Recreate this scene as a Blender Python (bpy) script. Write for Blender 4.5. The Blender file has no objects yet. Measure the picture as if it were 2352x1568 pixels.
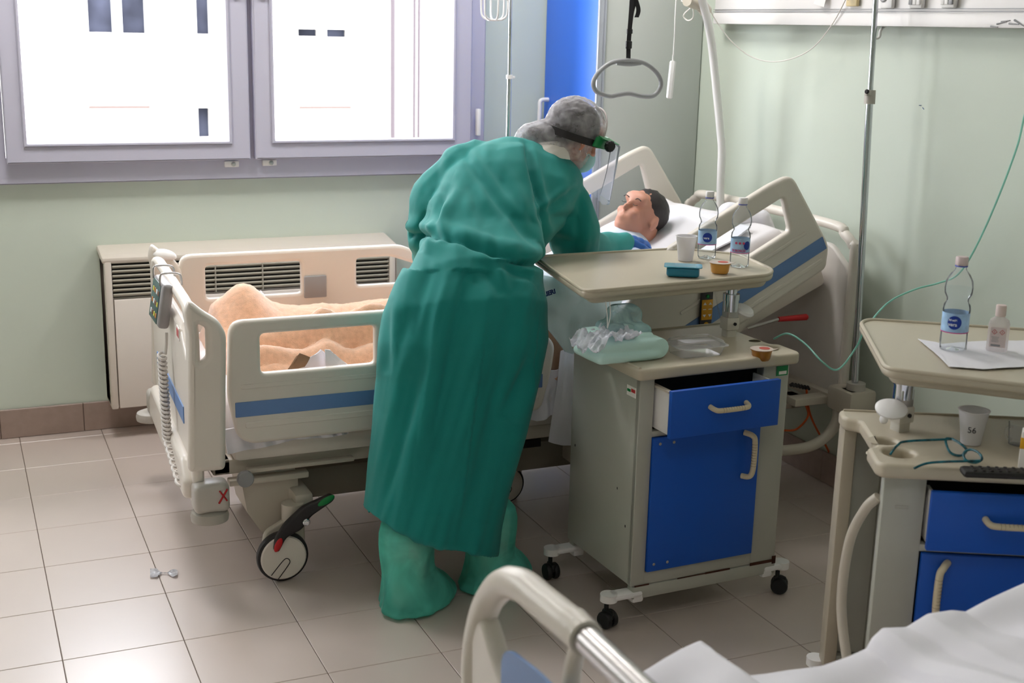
import bpy, bmesh, math, random
from mathutils import Vector, Matrix, noise
random.seed(7)
C = bpy.context.scene.collection
sc = bpy.context.scene
PI = math.pi
# ------------------------------------------------------------------ camera
CAMF = 2917.5
CLOC = Vector((-0.18203911, -5.07114045, 1.72778482))
CR = Vector((0.9155845, -0.40144879, 0.02332162))
CU = Vector((0.0759994, 0.22969953, 0.97028976))
CF = Vector((0.39487861, 0.88660983, -0.2408192))
cam = bpy.data.cameras.new('camera')
camo = bpy.data.objects.new('camera', cam); C.objects.link(camo)
m3 = Matrix((CR, CU, -CF)).transposed()
camo.matrix_world = Matrix.Translation(CLOC) @ m3.to_4x4()
cam.sensor_width = 36; cam.lens = CAMF / 2352 * 36
cam.clip_start = 0.05; cam.clip_end = 200
cam.dof.use_dof = True; cam.dof.focus_distance = 4.0; cam.dof.aperture_fstop = 4.5
sc.camera = camo
# ------------------------------------------------------------------ world, light, exposure
w = bpy.data.worlds.new('sky'); sc.world = w; w.use_nodes = True
bg = w.node_tree.nodes['Background']
bg.inputs[0].default_value = (0.92, 0.93, 1.0, 1); bg.inputs[1].default_value = 14.0
def area(name, loc, rot, sx, sy, power, col=(1, 1, 1), portal=False):
    l = bpy.data.lights.new(name, 'AREA'); l.shape = 'RECTANGLE'; l.size = sx; l.size_y = sy
    l.energy = power; l.color = col
    if portal: l.cycles.is_portal = True
    o = bpy.data.objects.new(name, l); o.location = loc; o.rotation_euler = rot; C.objects.link(o)
    return o
area('window_portal', (1.03, 0.62, 1.78), (-PI/2, 0, 0), 2.15, 1.35, 1, portal=True)
area('fill_window_portal', (-1.75, 0.62, 1.78), (-PI/2, 0, 0), 2.15, 1.35, 1, portal=True)
sun = bpy.data.lights.new('sun', 'SUN'); sun.energy = 3.0; sun.angle = math.radians(8); sun.color = (1, .97, .92)
so = bpy.data.objects.new('sun', sun); C.objects.link(so)
so.rotation_euler = Vector((-.35, -.75, .95)).to_track_quat('Z', 'Y').to_euler()   # sun behind the hospital, on the far facade
sc.view_settings.view_transform = 'Standard'; sc.view_settings.look = 'None'
sc.view_settings.gamma = 1; sc.view_settings.use_curve_mapping = False
sc.view_settings.exposure = 0.3
sc.cycles.max_bounces = 10; sc.cycles.diffuse_bounces = 5; sc.cycles.glossy_bounces = 4
sc.cycles.transmission_bounces = 8; sc.cycles.transparent_max_bounces = 12
sc.cycles.sample_clamp_indirect = 6; sc.cycles.use_denoising = True
sc.cycles.caustics_reflective = False; sc.cycles.caustics_refractive = False
# ------------------------------------------------------------------ projection helpers (used for measuring only)
def ray(x, y): return CF + CR * ((x - 1176) / CAMF) - CU * ((y - 784) / CAMF)
def PZ(x, y, z):
    d = ray(x, y); return CLOC + d * ((z - CLOC.z) / d.z)
def PX(x, y, v):
    d = ray(x, y); return CLOC + d * ((v - CLOC.x) / d.x)
def PY(x, y, v):
    d = ray(x, y); return CLOC + d * ((v - CLOC.y) / d.y)
def PR(p):
    d = Vector(p) - CLOC; z = d.dot(CF); return (1176 + CAMF * d.dot(CR) / z, 784 - CAMF * d.dot(CU) / z)
# ------------------------------------------------------------------ materials
def srgb(r, g, b):
    f = lambda c: (c/255)/12.92 if c/255 <= .04045 else ((c/255+.055)/1.055)**2.4
    return (f(r), f(g), f(b), 1)
MATS = {}
def mat(name, col, rough=.5, metal=0, bump=0, bscale=200, var=0, vscale=8, coat=0, alpha=1, trans=0, ior=1.45, sheen=0, spec=.5, emit=0, sss=0, coatr=.1):
    if name in MATS: return MATS[name]
    m = bpy.data.materials.new(name); m.use_nodes = True; nt = m.node_tree; b = nt.nodes['Principled BSDF']
    c = srgb(*col)
    b.inputs['Base Color'].default_value = c; b.inputs['Roughness'].default_value = rough; b.inputs['Metallic'].default_value = metal
    b.inputs['IOR'].default_value = ior; b.inputs['Transmission Weight'].default_value = trans; b.inputs['Alpha'].default_value = alpha
    b.inputs['Coat Weight'].default_value = coat; b.inputs['Coat Roughness'].default_value = coatr
    b.inputs['Sheen Weight'].default_value = sheen; b.inputs['Specular IOR Level'].default_value = spec
    if sss: b.inputs['Subsurface Weight'].default_value = sss; b.inputs['Subsurface Scale'].default_value = .01
    if emit: b.inputs['Emission Color'].default_value = c; b.inputs['Emission Strength'].default_value = emit
    tc = nt.nodes.new('ShaderNodeTexCoord')
    if var:
        n = nt.nodes.new('ShaderNodeTexNoise'); n.inputs['Scale'].default_value = vscale; n.inputs['Detail'].default_value = 5
        nt.links.new(tc.outputs['Object'], n.inputs['Vector'])
        mr = nt.nodes.new('ShaderNodeMapRange'); mr.inputs[1].default_value = .3; mr.inputs[2].default_value = .7
        mr.inputs[3].default_value = 1 - var; mr.inputs[4].default_value = 1 + var
        nt.links.new(n.outputs['Fac'], mr.inputs[0])
        mx = nt.nodes.new('ShaderNodeMix'); mx.data_type = 'RGBA'; mx.blend_type = 'MULTIPLY'; mx.inputs[0].default_value = 1
        mx.inputs[6].default_value = c; nt.links.new(mr.outputs[0], mx.inputs[7]); nt.links.new(mx.outputs[2], b.inputs['Base Color'])
    if bump:
        n = nt.nodes.new('ShaderNodeTexNoise'); n.inputs['Scale'].default_value = bscale; n.inputs['Detail'].default_value = 4
        nt.links.new(tc.outputs['Object'], n.inputs['Vector'])
        bp = nt.nodes.new('ShaderNodeBump'); bp.inputs['Strength'].default_value = bump; bp.inputs['Distance'].default_value = .002
        nt.links.new(n.outputs['Fac'], bp.inputs['Height']); nt.links.new(bp.outputs[0], b.inputs['Normal'])
    MATS[name] = m; return m
def clear_mat(name, tint=(1, 1, 1), k=.12, rough=.03, film=None):
    """thin clear plastic or glass: mostly transparent, glossy by fresnel"""
    m = bpy.data.materials.new(name); m.use_nodes = True; nt = m.node_tree; nt.nodes.clear()
    out = nt.nodes.new('ShaderNodeOutputMaterial'); tr = nt.nodes.new('ShaderNodeBsdfTransparent'); gl = nt.nodes.new('ShaderNodeBsdfGlossy')
    tr.inputs[0].default_value = (*tint, 1); gl.inputs['Roughness'].default_value = rough
    lw = nt.nodes.new('ShaderNodeLayerWeight'); lw.inputs[0].default_value = k
    mx = nt.nodes.new('ShaderNodeMixShader'); nt.links.new(lw.outputs['Fresnel'], mx.inputs[0])
    nt.links.new(tr.outputs[0], mx.inputs[1]); nt.links.new(gl.outputs[0], mx.inputs[2])
    last = mx
    if film:
        df = nt.nodes.new('ShaderNodeBsdfTranslucent'); df.inputs[0].default_value = srgb(*film[0]); d2 = nt.nodes.new('ShaderNodeBsdfDiffuse'); d2.inputs[0].default_value = srgb(*film[0])
        ad = nt.nodes.new('ShaderNodeMixShader'); ad.inputs[0].default_value = .3; nt.links.new(d2.outputs[0], ad.inputs[1]); nt.links.new(df.outputs[0], ad.inputs[2])
        m2 = nt.nodes.new('ShaderNodeMixShader'); m2.inputs[0].default_value = film[1]
        if len(film) > 2:
            tc = nt.nodes.new('ShaderNodeTexCoord'); n = nt.nodes.new('ShaderNodeTexNoise'); n.inputs['Scale'].default_value = film[2]; n.inputs['Detail'].default_value = 3; n.inputs['Distortion'].default_value = .8
            mr = nt.nodes.new('ShaderNodeMapRange'); mr.inputs[1].default_value = .35; mr.inputs[2].default_value = .7; mr.inputs[3].default_value = film[1]*.65; mr.inputs[4].default_value = min(1, film[1]*1.45)
            nt.links.new(tc.outputs['Object'], n.inputs['Vector']); nt.links.new(n.outputs['Fac'], mr.inputs[0]); nt.links.new(mr.outputs[0], m2.inputs[0])
        nt.links.new(mx.outputs[0], m2.inputs[1]); nt.links.new(ad.outputs[0], m2.inputs[2]); last = m2
    nt.links.new(last.outputs[0], out.inputs[0]); MATS[name] = m; return m
CREAM = mat('cream_plastic', (224, 216, 206), .32, bump=.05, bscale=900)
CREAM2 = mat('cream_painted_metal', (196, 188, 174), .35)
UNDER = mat('grey_beige_metal', (150, 142, 128), .45)
WHITEP = mat('white_plastic', (235, 233, 232), .35)
STRIPE = mat('blue_stripe', (104, 138, 190), .4)
GREYP = mat('grey_plastic', (150, 150, 152), .35)
DARKP = mat('dark_plastic', (38, 34, 36), .45)
BLACK = mat('black_rubber', (22, 22, 24), .5)
CHROME = mat('chrome', (205, 208, 214), .12, metal=1)
STEEL = mat('brushed_steel', (190, 186, 184), .28, metal=.9)
GRAYPAINT = mat('grey_enamel_sheet', (176, 176, 166), .3, var=.03, vscale=3)
BLUE = mat('blue_laminate', (8, 84, 188), .45, bump=.1, bscale=700)
BLUEDOOR = mat('wardrobe_blue', (50, 114, 228), .4)
HANDLE = mat('cream_handle', (214, 200, 170), .4)
WALL = mat('green_wall_paint', (200, 209, 196), .55, bump=.12, bscale=60, var=.02, vscale=1.5)
CEIL = mat('ceiling_white', (225, 225, 220), .8)
TILE = None
SKIRT = mat('skirting_tile', (158, 138, 128), .4, var=.06, vscale=30)
GROUT = mat('tile_grout', (92, 76, 64), .8)
FRAME = mat('window_frame_paint', (188, 186, 202), .4)
GOWN = mat('teal_gown_cotton', (0, 132, 127), .75, bump=.35, bscale=900, sheen=.08, var=.05, vscale=5)
SKIN = mat('skin', (196, 140, 118), .5, sss=.1)
HAIR = mat('dark_hair', (44, 38, 38), .6, bump=.8, bscale=120)
SHEET = mat('white_sheet', (232, 230, 236), .8, bump=.2, bscale=500)
BLANKET = mat('peach_beige_fleece', (216, 168, 134), .95, bump=1.0, bscale=350, var=.12, vscale=60, sheen=.6)
WOOL = mat('brown_blanket', (150, 118, 92), .95, bump=.8, bscale=300, var=.08, vscale=40, sheen=.3)
PALEBLUE = mat('pale_blue_cloth', (222, 242, 250), .8, bump=.2, bscale=500)
TEALPAD = mat('mint_pad', (198, 232, 226), .8, bump=.15, bscale=400)
INK = mat('blue_ink', (28, 62, 130), .6)
BLACKINK = mat('black_ink', (25, 25, 30), .6)
REDP = mat('red_plastic', (196, 30, 36), .35)
GREENP = mat('green_plastic', (20, 130, 66), .35)
ORANGE = mat('orange_cable', (206, 88, 26), .5)
GOLD = mat('amber_jelly_pot', (196, 140, 40), .2, trans=.25)
PAPER = mat('paper', (238, 234, 228), .7)
CLEAR = clear_mat('clear_plastic', k=.11, film=((240, 244, 250), .10))
GLASS = clear_mat('window_glass', (.97, .98, .98), k=.08)
WATER = clear_mat('water', (.97, .99, 1), k=.05, rough=.02)
# ------------------------------------------------------------------ object helpers
def W(o):
    m = Matrix.LocRotScale(o.location, o.rotation_euler, o.scale)
    while o.parent: o = o.parent; m = Matrix.LocRotScale(o.location, o.rotation_euler, o.scale) @ m
    return m
def link(name, me, m=None, parent=None, world=True, smooth=True, auto=True):
    """link a mesh (its points in world metres, or in the parent's frame when world=False)"""
    if parent is not None and world: me.transform(W(parent).inverted())
    if m is not None and not me.materials: me.materials.append(m)
    o = bpy.data.objects.new(name, me); C.objects.link(o)
    if parent is not None: o.parent = parent
    if smooth and len(me.polygons):
        me.polygons.foreach_set('use_smooth', [True]*len(me.polygons))
        if auto: me.set_sharp_from_angle(angle=math.radians(38))
    return o
def top(name, me, m, label, cat, group=None, kind=None, **k):
    """a top-level thing that is one mesh: origin moved to its base"""
    xs = [v.co for v in me.vertices]
    c = Vector((sum(v.x for v in xs)/len(xs), sum(v.y for v in xs)/len(xs), min(v.z for v in xs)))
    me.transform(Matrix.Translation(-c)); o = link(name, me, m, **k); o.location = c
    return tag(o, label, cat, group, kind)
def tag(o, label=None, cat=None, group=None, kind=None):
    if label: o['label'] = label
    if cat: o['category'] = cat
    if group: o['group'] = group
    if kind: o['kind'] = kind
    return o
def thing(name, loc, label, cat, rz=0, group=None):
    o = bpy.data.objects.new(name, None); C.objects.link(o); o.empty_display_size = .05
    o.location = loc; o.rotation_euler = (0, 0, rz); return tag(o, label, cat, group)
def struct(o): o['kind'] = 'structure'; return o
def tomesh(bm, name='m'):
    me = bpy.data.meshes.new(name); bm.to_mesh(me); bm.free(); return me
def box(c, s, bev=0, seg=2, rot=None, into=None):
    bm = bmesh.new(); bmesh.ops.create_cube(bm, size=1)
    bmesh.ops.scale(bm, vec=s, verts=bm.verts)
    if bev: bmesh.ops.bevel(bm, geom=bm.edges[:], offset=min(bev, min(s)*.49), segments=seg, affect='EDGES', profile=.5)
    if rot is not None: bmesh.ops.rotate(bm, matrix=rot, verts=bm.verts)
    bmesh.ops.translate(bm, vec=c, verts=bm.verts)
    return tomesh(bm)
def b2(x0, x1, y0, y1, z0, z1, bev=0, seg=2):
    return box(((x0+x1)/2, (y0+y1)/2, (z0+z1)/2), (abs(x1-x0), abs(y1-y0), abs(z1-z0)), bev, seg)
def join(*ms):
    bm = bmesh.new()
    for m in ms: bm.from_mesh(m)
    return tomesh(bm)
def _evalcurve(cu):
    o = bpy.data.objects.new('tmp', cu); C.objects.link(o); dg = bpy.context.evaluated_depsgraph_get(); dg.update()
    me = bpy.data.meshes.new_from_object(o.evaluated_get(dg)); bpy.data.objects.remove(o); bpy.data.curves.remove(cu); return me
def catmull(pts, n=8, closed=False):
    pts = [Vector(p) for p in pts]; out = []; N = len(pts)
    for i in range(N if closed else N-1):
        p = [pts[(i+k) % N] if closed else pts[min(max(i+k, 0), N-1)] for k in (-1, 0, 1, 2)]
        for j in range(n):
            t = j/n; out.append(.5*((2*p[1]) + (-p[0]+p[2])*t + (2*p[0]-5*p[1]+4*p[2]-p[3])*t*t + (-p[0]+3*p[1]-3*p[2]+p[3])*t**3))
    if not closed: out.append(pts[-1])
    return out
def tube(pts, r, closed=False, smooth=True, n=8, res=4, radii=None):
    P = catmull(pts, n, closed) if smooth else [Vector(p) for p in pts]
    cu = bpy.data.curves.new('t', 'CURVE'); cu.dimensions = '3D'; cu.bevel_depth = r; cu.bevel_resolution = res; cu.use_fill_caps = True
    sp = cu.splines.new('POLY'); sp.points.add(len(P)-1); sp.use_cyclic_u = closed
    for i, p in enumerate(P):
        sp.points[i].co = (*p, 1)
        if radii:
            f = i/(len(P)-1)*(len(radii)-1); k = min(int(f), len(radii)-2); sp.points[i].radius = radii[k]*(1-(f-k)) + radii[k+1]*(f-k)
    return _evalcurve(cu)
def roundpoly(pts, r, n=5):
    out = []; N = len(pts)
    for i, p in enumerate(pts):
        rr = r if len(p) < 3 else p[2]
        p = Vector(p[:2]); a = Vector(pts[i-1][:2]); b = Vector(pts[(i+1) % N][:2])
        da = (a-p); db = (b-p); q = min(rr, da.length*.45, db.length*.45)
        s = p + da.normalized()*q; e = p + db.normalized()*q
        for j in range(n+1):
            t = j/n; out.append(s*(1-t)**2 + p*2*t*(1-t) + e*t*t)
    return out
def plate(outline, holes=(), r=.02, th=.03, bev=.008, hr=.015, M=None):
    """flat panel from a rounded outline with holes in (u,v), thickness along w; M maps (u,v,w) to world"""
    cu = bpy.data.curves.new('p', 'CURVE'); cu.dimensions = '2D'; cu.fill_mode = 'BOTH'; cu.extrude = max(th/2-bev, .0002); cu.bevel_depth = bev; cu.bevel_resolution = 3; cu.offset = -bev
    for k, pl in enumerate([outline, *holes]):
        P = roundpoly(pl, r if k == 0 else hr)
        sp = cu.splines.new('POLY'); sp.points.add(len(P)-1); sp.use_cyclic_u = True
        for i, p in enumerate(P): sp.points[i].co = (p.x, p.y, 0, 1)
    me = _evalcurve(cu)
    if M is not None: me.transform(M)
    return me
def planeM(o, u, v, w=None):
    u = Vector(u).normalized(); v = Vector(v).normalized(); w = u.cross(v) if w is None else Vector(w)
    return Matrix.Translation(o) @ Matrix((u, v, w)).transposed().to_4x4()
MXZ = lambda y: planeM((0, y, 0), (1, 0, 0), (0, 0, 1))
MYZ = lambda x: planeM((x, 0, 0), (0, 1, 0), (0, 0, 1))
MXY = lambda z: planeM((0, 0, z), (1, 0, 0), (0, 1, 0))
def lathe(prof, c=(0, 0, 0), n=28, M=None, cap=True, wav=None):
    bm = bmesh.new(); rings = []
    for r, z in prof:
        rings.append([bm.verts.new(((r*(wav(a*2*PI/n, z) if wav else 1))*math.cos(a*2*PI/n), (r*(wav(a*2*PI/n, z) if wav else 1))*math.sin(a*2*PI/n), z)) for a in range(n)])
    for A, B in zip(rings, rings[1:]):
        for i in range(n): bm.faces.new((A[i], A[(i+1) % n], B[(i+1) % n], B[i]))
    if cap:
        if prof[0][0] > 1e-5: bm.faces.new(rings[0][::-1])
        if prof[-1][0] > 1e-5: bm.faces.new(rings[-1])
    bmesh.ops.remove_doubles(bm, verts=bm.verts, dist=1e-6); bmesh.ops.recalc_face_normals(bm, faces=bm.faces)
    me = tomesh(bm)
    me.transform(M if M is not None else Matrix.Translation(c)); return me
def axisM(a, b):
    d = (Vector(b)-Vector(a)); return Matrix.Translation(a) @ d.to_track_quat('Z', 'Y').to_matrix().to_4x4()
def rod(a, b, r, r2=None, n=20):
    L = (Vector(b)-Vector(a)).length; return lathe([(r, 0), (r if r2 is None else r2, L)], n=n, M=axisM(a, b))
def disc(c, axis, r, th, bev=.003, n=32):
    return lathe([(r-bev, 0), (r, bev), (r, th-bev), (r-bev, th)], n=n, M=axisM(c, Vector(c)+Vector(axis)))
def ell(c, r, M=None, seg=20, fn=None):
    bm = bmesh.new(); bmesh.ops.create_uvsphere(bm, u_segments=seg, v_segments=seg//2+2, radius=1)
    for v in bm.verts:
        p = v.co.copy()
        if fn: p = fn(p)
        v.co = Vector((p.x*r[0], p.y*r[1], p.z*r[2])) + Vector(c)
    me = tomesh(bm)
    if M is not None: me.transform(M)
    return me
def capsule(a, b, ra, rb, seg=14):
    """tapered limb from a to b with round ends"""
    a = Vector(a); b = Vector(b); L = (b-a).length; prof = []
    for i in range(7): t = i/6*PI/2; prof.append((max(ra*math.sin(t), 1e-5), -ra*math.cos(t)))
    for i in range(7): t = i/6*PI/2; prof.append((max(rb*math.cos(t), 1e-5), L + rb*math.sin(t)))
    return lathe(prof, n=seg, M=axisM(a, b), cap=False)
def chain(pts):
    return join(*[capsule(pts[i][0], pts[i+1][0], pts[i][1], pts[i+1][1]) for i in range(len(pts)-1)])
def remesh(me, vox=.01, sm=4, smf=.5):
    o = bpy.data.objects.new('tmp', me); C.objects.link(o)
    md = o.modifiers.new('r', 'REMESH'); md.mode = 'VOXEL'; md.voxel_size = vox
    if sm: s = o.modifiers.new('s', 'SMOOTH'); s.iterations = sm; s.factor = smf
    dg = bpy.context.evaluated_depsgraph_get(); dg.update()
    out = bpy.data.meshes.new_from_object(o.evaluated_get(dg)); bpy.data.objects.remove(o); out.materials.clear(); return out
def applymods(me, mods):
    o = bpy.data.objects.new('tmp', me); C.objects.link(o)
    for t, kw in mods:
        md = o.modifiers.new(t, t)
        for k, v in kw.items(): setattr(md, k, v)
    dg = bpy.context.evaluated_depsgraph_get(); dg.update()
    out = bpy.data.meshes.new_from_object(o.evaluated_get(dg)); bpy.data.objects.remove(o); return out
def loft(rings, caps=True):
    bm = bmesh.new(); R = [[bm.verts.new(p) for p in r] for r in rings]; n = len(R[0])
    for A, B in zip(R, R[1:]):
        for i in range(n): bm.faces.new((A[i], A[(i+1) % n], B[(i+1) % n], B[i]))
    if caps: bm.faces.new(R[0][::-1]); bm.faces.new(R[-1])
    bmesh.ops.recalc_face_normals(bm, faces=bm.faces); return tomesh(bm)
def grid(nu, nv, fn, th=.006):
    """a sheet fn(u,v) with thickness"""
    vs = [fn(i/nu, j/nv) for i in range(nu+1) for j in range(nv+1)]
    fs = [(i*(nv+1)+j, (i+1)*(nv+1)+j, (i+1)*(nv+1)+j+1, i*(nv+1)+j+1) for i in range(nu) for j in range(nv)]
    me = bpy.data.meshes.new('g'); me.from_pydata([tuple(v) for v in vs], [], fs); me.update()
    if th: me = applymods(me, [('SOLIDIFY', dict(thickness=th, offset=0))])
    return me
def lerp(a, b, t): return a + (b-a)*t
def polyl(pts, t):
    f = t*(len(pts)-1); k = min(int(f), len(pts)-2); f -= k
    return tuple(lerp(pts[k][i], pts[k+1][i], f) for i in range(len(pts[0])))
def nz(p, s=1, seed=0): return noise.noise(Vector(p)*s + Vector((seed*7.3, seed*3.1, seed*1.7)))
def smooth(a, b, x):
    t = min(1, max(0, (x-a)/(b-a))); return t*t*(3-2*t)
def patch(topl, botl, depth, nu=24, nv=18, wav=.01, ws=8, th=.006, seed=1):
    """cloth hanging: upper and lower border given on the photograph, y = depth(u,v)"""
    def f(u, v):
        a = polyl(topl, u); b = polyl(botl, u); x = lerp(a[0], b[0], v); y = lerp(a[1], b[1], v)
        d = depth(u, v) if callable(depth) else depth
        p = PY(x, y, d); p.y += wav*nz((u*ws, v*ws*.6, 0), 1, seed); return p
    return grid(nu, nv, f, th)
def text(s, size, M, ext=.0004, bend=None, bold=0):
    cu = bpy.data.curves.new('t', 'FONT'); cu.body = s; cu.size = size; cu.extrude = ext; cu.align_x = 'CENTER'; cu.align_y = 'CENTER'; cu.offset = bold
    o = bpy.data.objects.new('tmp', cu); C.objects.link(o); dg = bpy.context.evaluated_depsgraph_get(); dg.update()
    me = bpy.data.meshes.new_from_object(o.evaluated_get(dg)); bpy.data.objects.remove(o)
    if bend:
        for v in me.vertices:
            x, y, z = v.co; a = x/bend; v.co = ((bend+z)*math.sin(a), -(bend+z)*math.cos(a), y)
    me.transform(M); return me
def copytree(o, parent=None):
    c = o.copy(); C.objects.link(c); c.parent = parent
    for ch in list(o.children): copytree(ch, c)
    return c
# ================================================================== THE SETTING
WY = 0.42; WX = 2.91; LX = -3.2; BY = -6.6; CZ = 3.0
# floor: grout bed + tiles laid one by one
fl = struct(link('floor', b2(LX, WX, BY, WY, -.06, -.0025), GROUT, smooth=False))
def tile_mat():
    m = mat('floor_tile', (202, 187, 178), .42, var=.035, vscale=2.2, bump=.03, bscale=40, spec=.6)
    b = m.node_tree.nodes['Principled BSDF']; b.inputs['Coat Weight'].default_value = 1; b.inputs['Coat Roughness'].default_value = .33; b.inputs['Coat IOR'].default_value = 1.65
    return m
TILE = tile_mat(); TS = .333; TX = .33003
def tile_mesh(x0, x1, y0, y1): return b2(x0+.0011, x1-.0011, y0+.0011, y1-.0011, -.02, 0, .0012, 1)
base = tile_mesh(0, TX, 0, TS); base.materials.append(TILE)
far_tiles = []; nt_ = 0
for i in range(-10, 10):
    for j in range(-20, 2):
        x0 = i*TX; y0 = j*TS; x1 = min(x0+TX, WX); y1 = y0+TS if j < 1 else WY
        if j == 1: y0 = TS
        if x0 < LX or x1 - x0 < .01 or y0 < BY: continue
        if x0 > -.8 and y0 > -3.7:
            if abs(x1-x0-TX) < 1e-3 and j < 1:
                o = bpy.data.objects.new('floor_tile', base); C.objects.link(o); o.location = (x0, y0, 0)
            else: o = link('floor_tile', tile_mesh(x0, x1, y0, y1), TILE, smooth=False)
            o.parent = fl; nt_ += 1
        else: far_tiles.append(tile_mesh(x0, x1, y0, y1))
o = link('floor_tile_field', join(*far_tiles), TILE, fl, smooth=False); o['kind'] = 'stuff'
# window wall: a 2-D outline with two openings (the left one added), 0.30 m thick
WT = .30
def wall_yz(name, outline, holes, M, th, m=WALL): return struct(link(name, plate(outline, holes, r=0, th=th, bev=.0003, hr=0, M=M), m, smooth=False))
WIN = (-.03, 2.08, 1.065, 2.45); WIN_FILL = (-2.75, -.62, 1.065, 2.45)
def rect(a, b, c, d): return [(a, c), (b, c), (b, d), (a, d)]
wall_yz('wall_back', rect(LX, WX+.25, -.06, CZ), [rect(WIN[0]+.03, WIN[1]-.03, WIN[2]+.03, WIN[3]-.03), rect(WIN_FILL[0]+.03, WIN_FILL[1]-.03, WIN_FILL[2]+.03, WIN_FILL[3]-.03)], MXZ(WY+WT/2), WT)
struct(link('wall_right', b2(WX, WX+.25, BY, WY, -.06, CZ), WALL, smooth=False))
struct(link('wall_left', b2(LX-.25, LX, BY, WY+WT, -.06, CZ), WALL, smooth=False))
struct(link('wall_front', b2(LX, WX, BY-.25, BY, -.06, CZ), WALL, smooth=False))
struct(link('ceiling', b2(LX-.25, WX+.25, BY-.25, WY+WT, CZ, CZ+.1), CEIL, smooth=False))
# skirting tiles
bb = struct(link('baseboard_back', b2(LX, 2.38, WY-.006, WY, 0, .122), GROUT, smooth=False))
x = .262
while x > LX: x -= .333
x += .333
while x < 2.3:
    link('skirting_tile', b2(x+.001, min(x+.332, 2.38), WY-.014, WY-.001, .001, .125, .002, 1), SKIRT, bb, smooth=False); x += .333
br = struct(link('baseboard_right', b2(WX-.006, WX, BY, -.14, 0, .122), GROUT, smooth=False))
y = -1.205
while y < -.5: y += .333
while y > BY:
    link('skirting_tile', b2(WX-.014, WX-.001, max(y-.332, BY), y-.001, .001, .125, .002, 1), SKIRT, br, smooth=False); y -= .333
# ---- window_1
def window(name, X0, X1, Z0, Z1, left_dark=False):
    y0 = WY-.02
    fr = struct(link(name, plate(rect(X0, X1, Z0, Z1), [rect(X0+.055, (X0+X1)/2-.03, Z0+.105, Z1-.06), rect((X0+X1)/2+.05, X1-.11, Z0+.105, Z1-.06)], r=.002, th=.07, bev=.004, hr=.002, M=MXZ(y0+.015)), FRAME))
    # outer lining in the depth of the wall
    link('window_lining', join(b2(X0+.03, X0+.045, WY+.03, WY+WT, Z0+.03, Z1-.03), b2(X1-.045, X1-.03, WY+.03, WY+WT, Z0+.03, Z1-.03)), FRAME, fr, smooth=False)
    link('window_sill', b2(X0+.03, X1-.03, WY+.03, WY+WT+.05, Z0+.02, Z0+.045, .004), FRAME, fr)
    off = X0-WIN[0]; gx = lambda px: PY(px, 325, y0-.06).x+off
    zh = PY(300, 327, y0-.06).z; zs = PY(300, 372, y0-.06).z
    for k, (a, b) in enumerate([(gx(12), gx(575)), (gx(587), gx(1082))]):
        ha, hb = (gx(62), gx(526)) if k == 0 else (gx(632), gx(1038)); pl = ha-a; pr = b-hb
        hole = rect(a+pl, b-pr, zh, Z1-.12)
        s = link('window_sash', plate(rect(a, b, zs, Z1-.04), [hole], r=.004, th=.05, bev=.006, hr=.003, M=MXZ(y0-.035)), FRAME, fr)
        link('glazing_bead', plate(rect(a+pl-.014, b-pr+.014, zh-.014, Z1-.106), [hole], r=.002, th=.010, bev=.004, hr=.003, M=MXZ(y0-.064)), FRAME, s)
        link('window_pane', b2(a+pl-.01, b-pr+.01, y0-.028, y0-.022, zh-.01, Z1-.11), GLASS, s, smooth=False)
        hx = b-.045 if k == 0 else a+.045
        link('window_handle', join(box((hx, y0-.066, Z0+.80), (.032, .012, .11), .012), tube([(hx, y0-.07, Z0+.80), (hx, y0-.10, Z0+.80), (hx, y0-.104, Z0+.86), (hx, y0-.104, Z0+.93)], .009)), WHITEP, s)
    return fr
wf = window('window_1', *WIN)
window('fill_window', *WIN_FILL)  # unseen window, added to bring in light from the left
for px, py in [(533, 377), (620, 374)]:
    p = PY(px, py, WY-.055)
    g = link('window_latch', box((p.x, WY-.045, p.z), (.062, .016, .026), .004), WHITEP, wf)
    link('latch_screw', join(disc((p.x+.006, WY-.052, p.z), (0, -1, 0), .010, .006), disc((p.x+.006, WY-.058, p.z), (0, -1, 0), .004, .004, .001)), STEEL, g)
link('hinge_cap', join(box((WIN[0]+.012, WY-.075, 1.16), (.018, .03, .11), .004), box((WIN[1]-.045, WY-.075, 1.30), (.018, .03, .12), .004)), WHITEP, wf)
# ---- facade across the courtyard
FY = 9.0
FAC = mat('far_facade_render', (205, 202, 196), .85, var=.02, vscale=.6); FW = mat('far_window_glass', (40, 42, 52), .8, var=.5, vscale=2.5, spec=.1); FPIPE = mat('far_downpipe', (52, 44, 48), .7); PINK = mat('far_brick_patch', (214, 190, 178), .85)
fw = [(196, 255, -190, 75), (275, 331, -190, 77), (447, 480, -190, 79), (455, 484, 247, 316), (684, 732, 66, 84), (750, 799, 67, 86)]
def fr_(a, b, t, u):
    p = PY(a, (t+u)/2, FY); q = PY(b, (t+u)/2, FY); h = PY((a+b)/2, t, FY).z; l = PY((a+b)/2, u, FY).z
    return (p.x, q.x, l, h)
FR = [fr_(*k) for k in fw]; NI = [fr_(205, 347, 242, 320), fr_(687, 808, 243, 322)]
bld = link('hospital_wing', plate(rect(-9, 16, -1.2, 5.2), [rect(*r) for r in FR+NI], r=0, th=.3, bev=.001, hr=0, M=MXZ(FY+.15)), FAC, smooth=False)
tag(bld, 'white rendered building wing seen across the courtyard through the window', 'building')
for r in NI: link('niche_back', b2(r[0], r[1], FY+.10, FY+.29, r[2], r[3]), FAC, bld, smooth=False)
for r in NI: link('niche_shade_bar', b2(r[0], r[1], FY+.0, FY+.05, r[3]-.035, r[3]), mat('niche_shade_brown', (70, 58, 54), .8), bld, smooth=False)  # dark bar stands in for the shadow under the niche top
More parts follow.
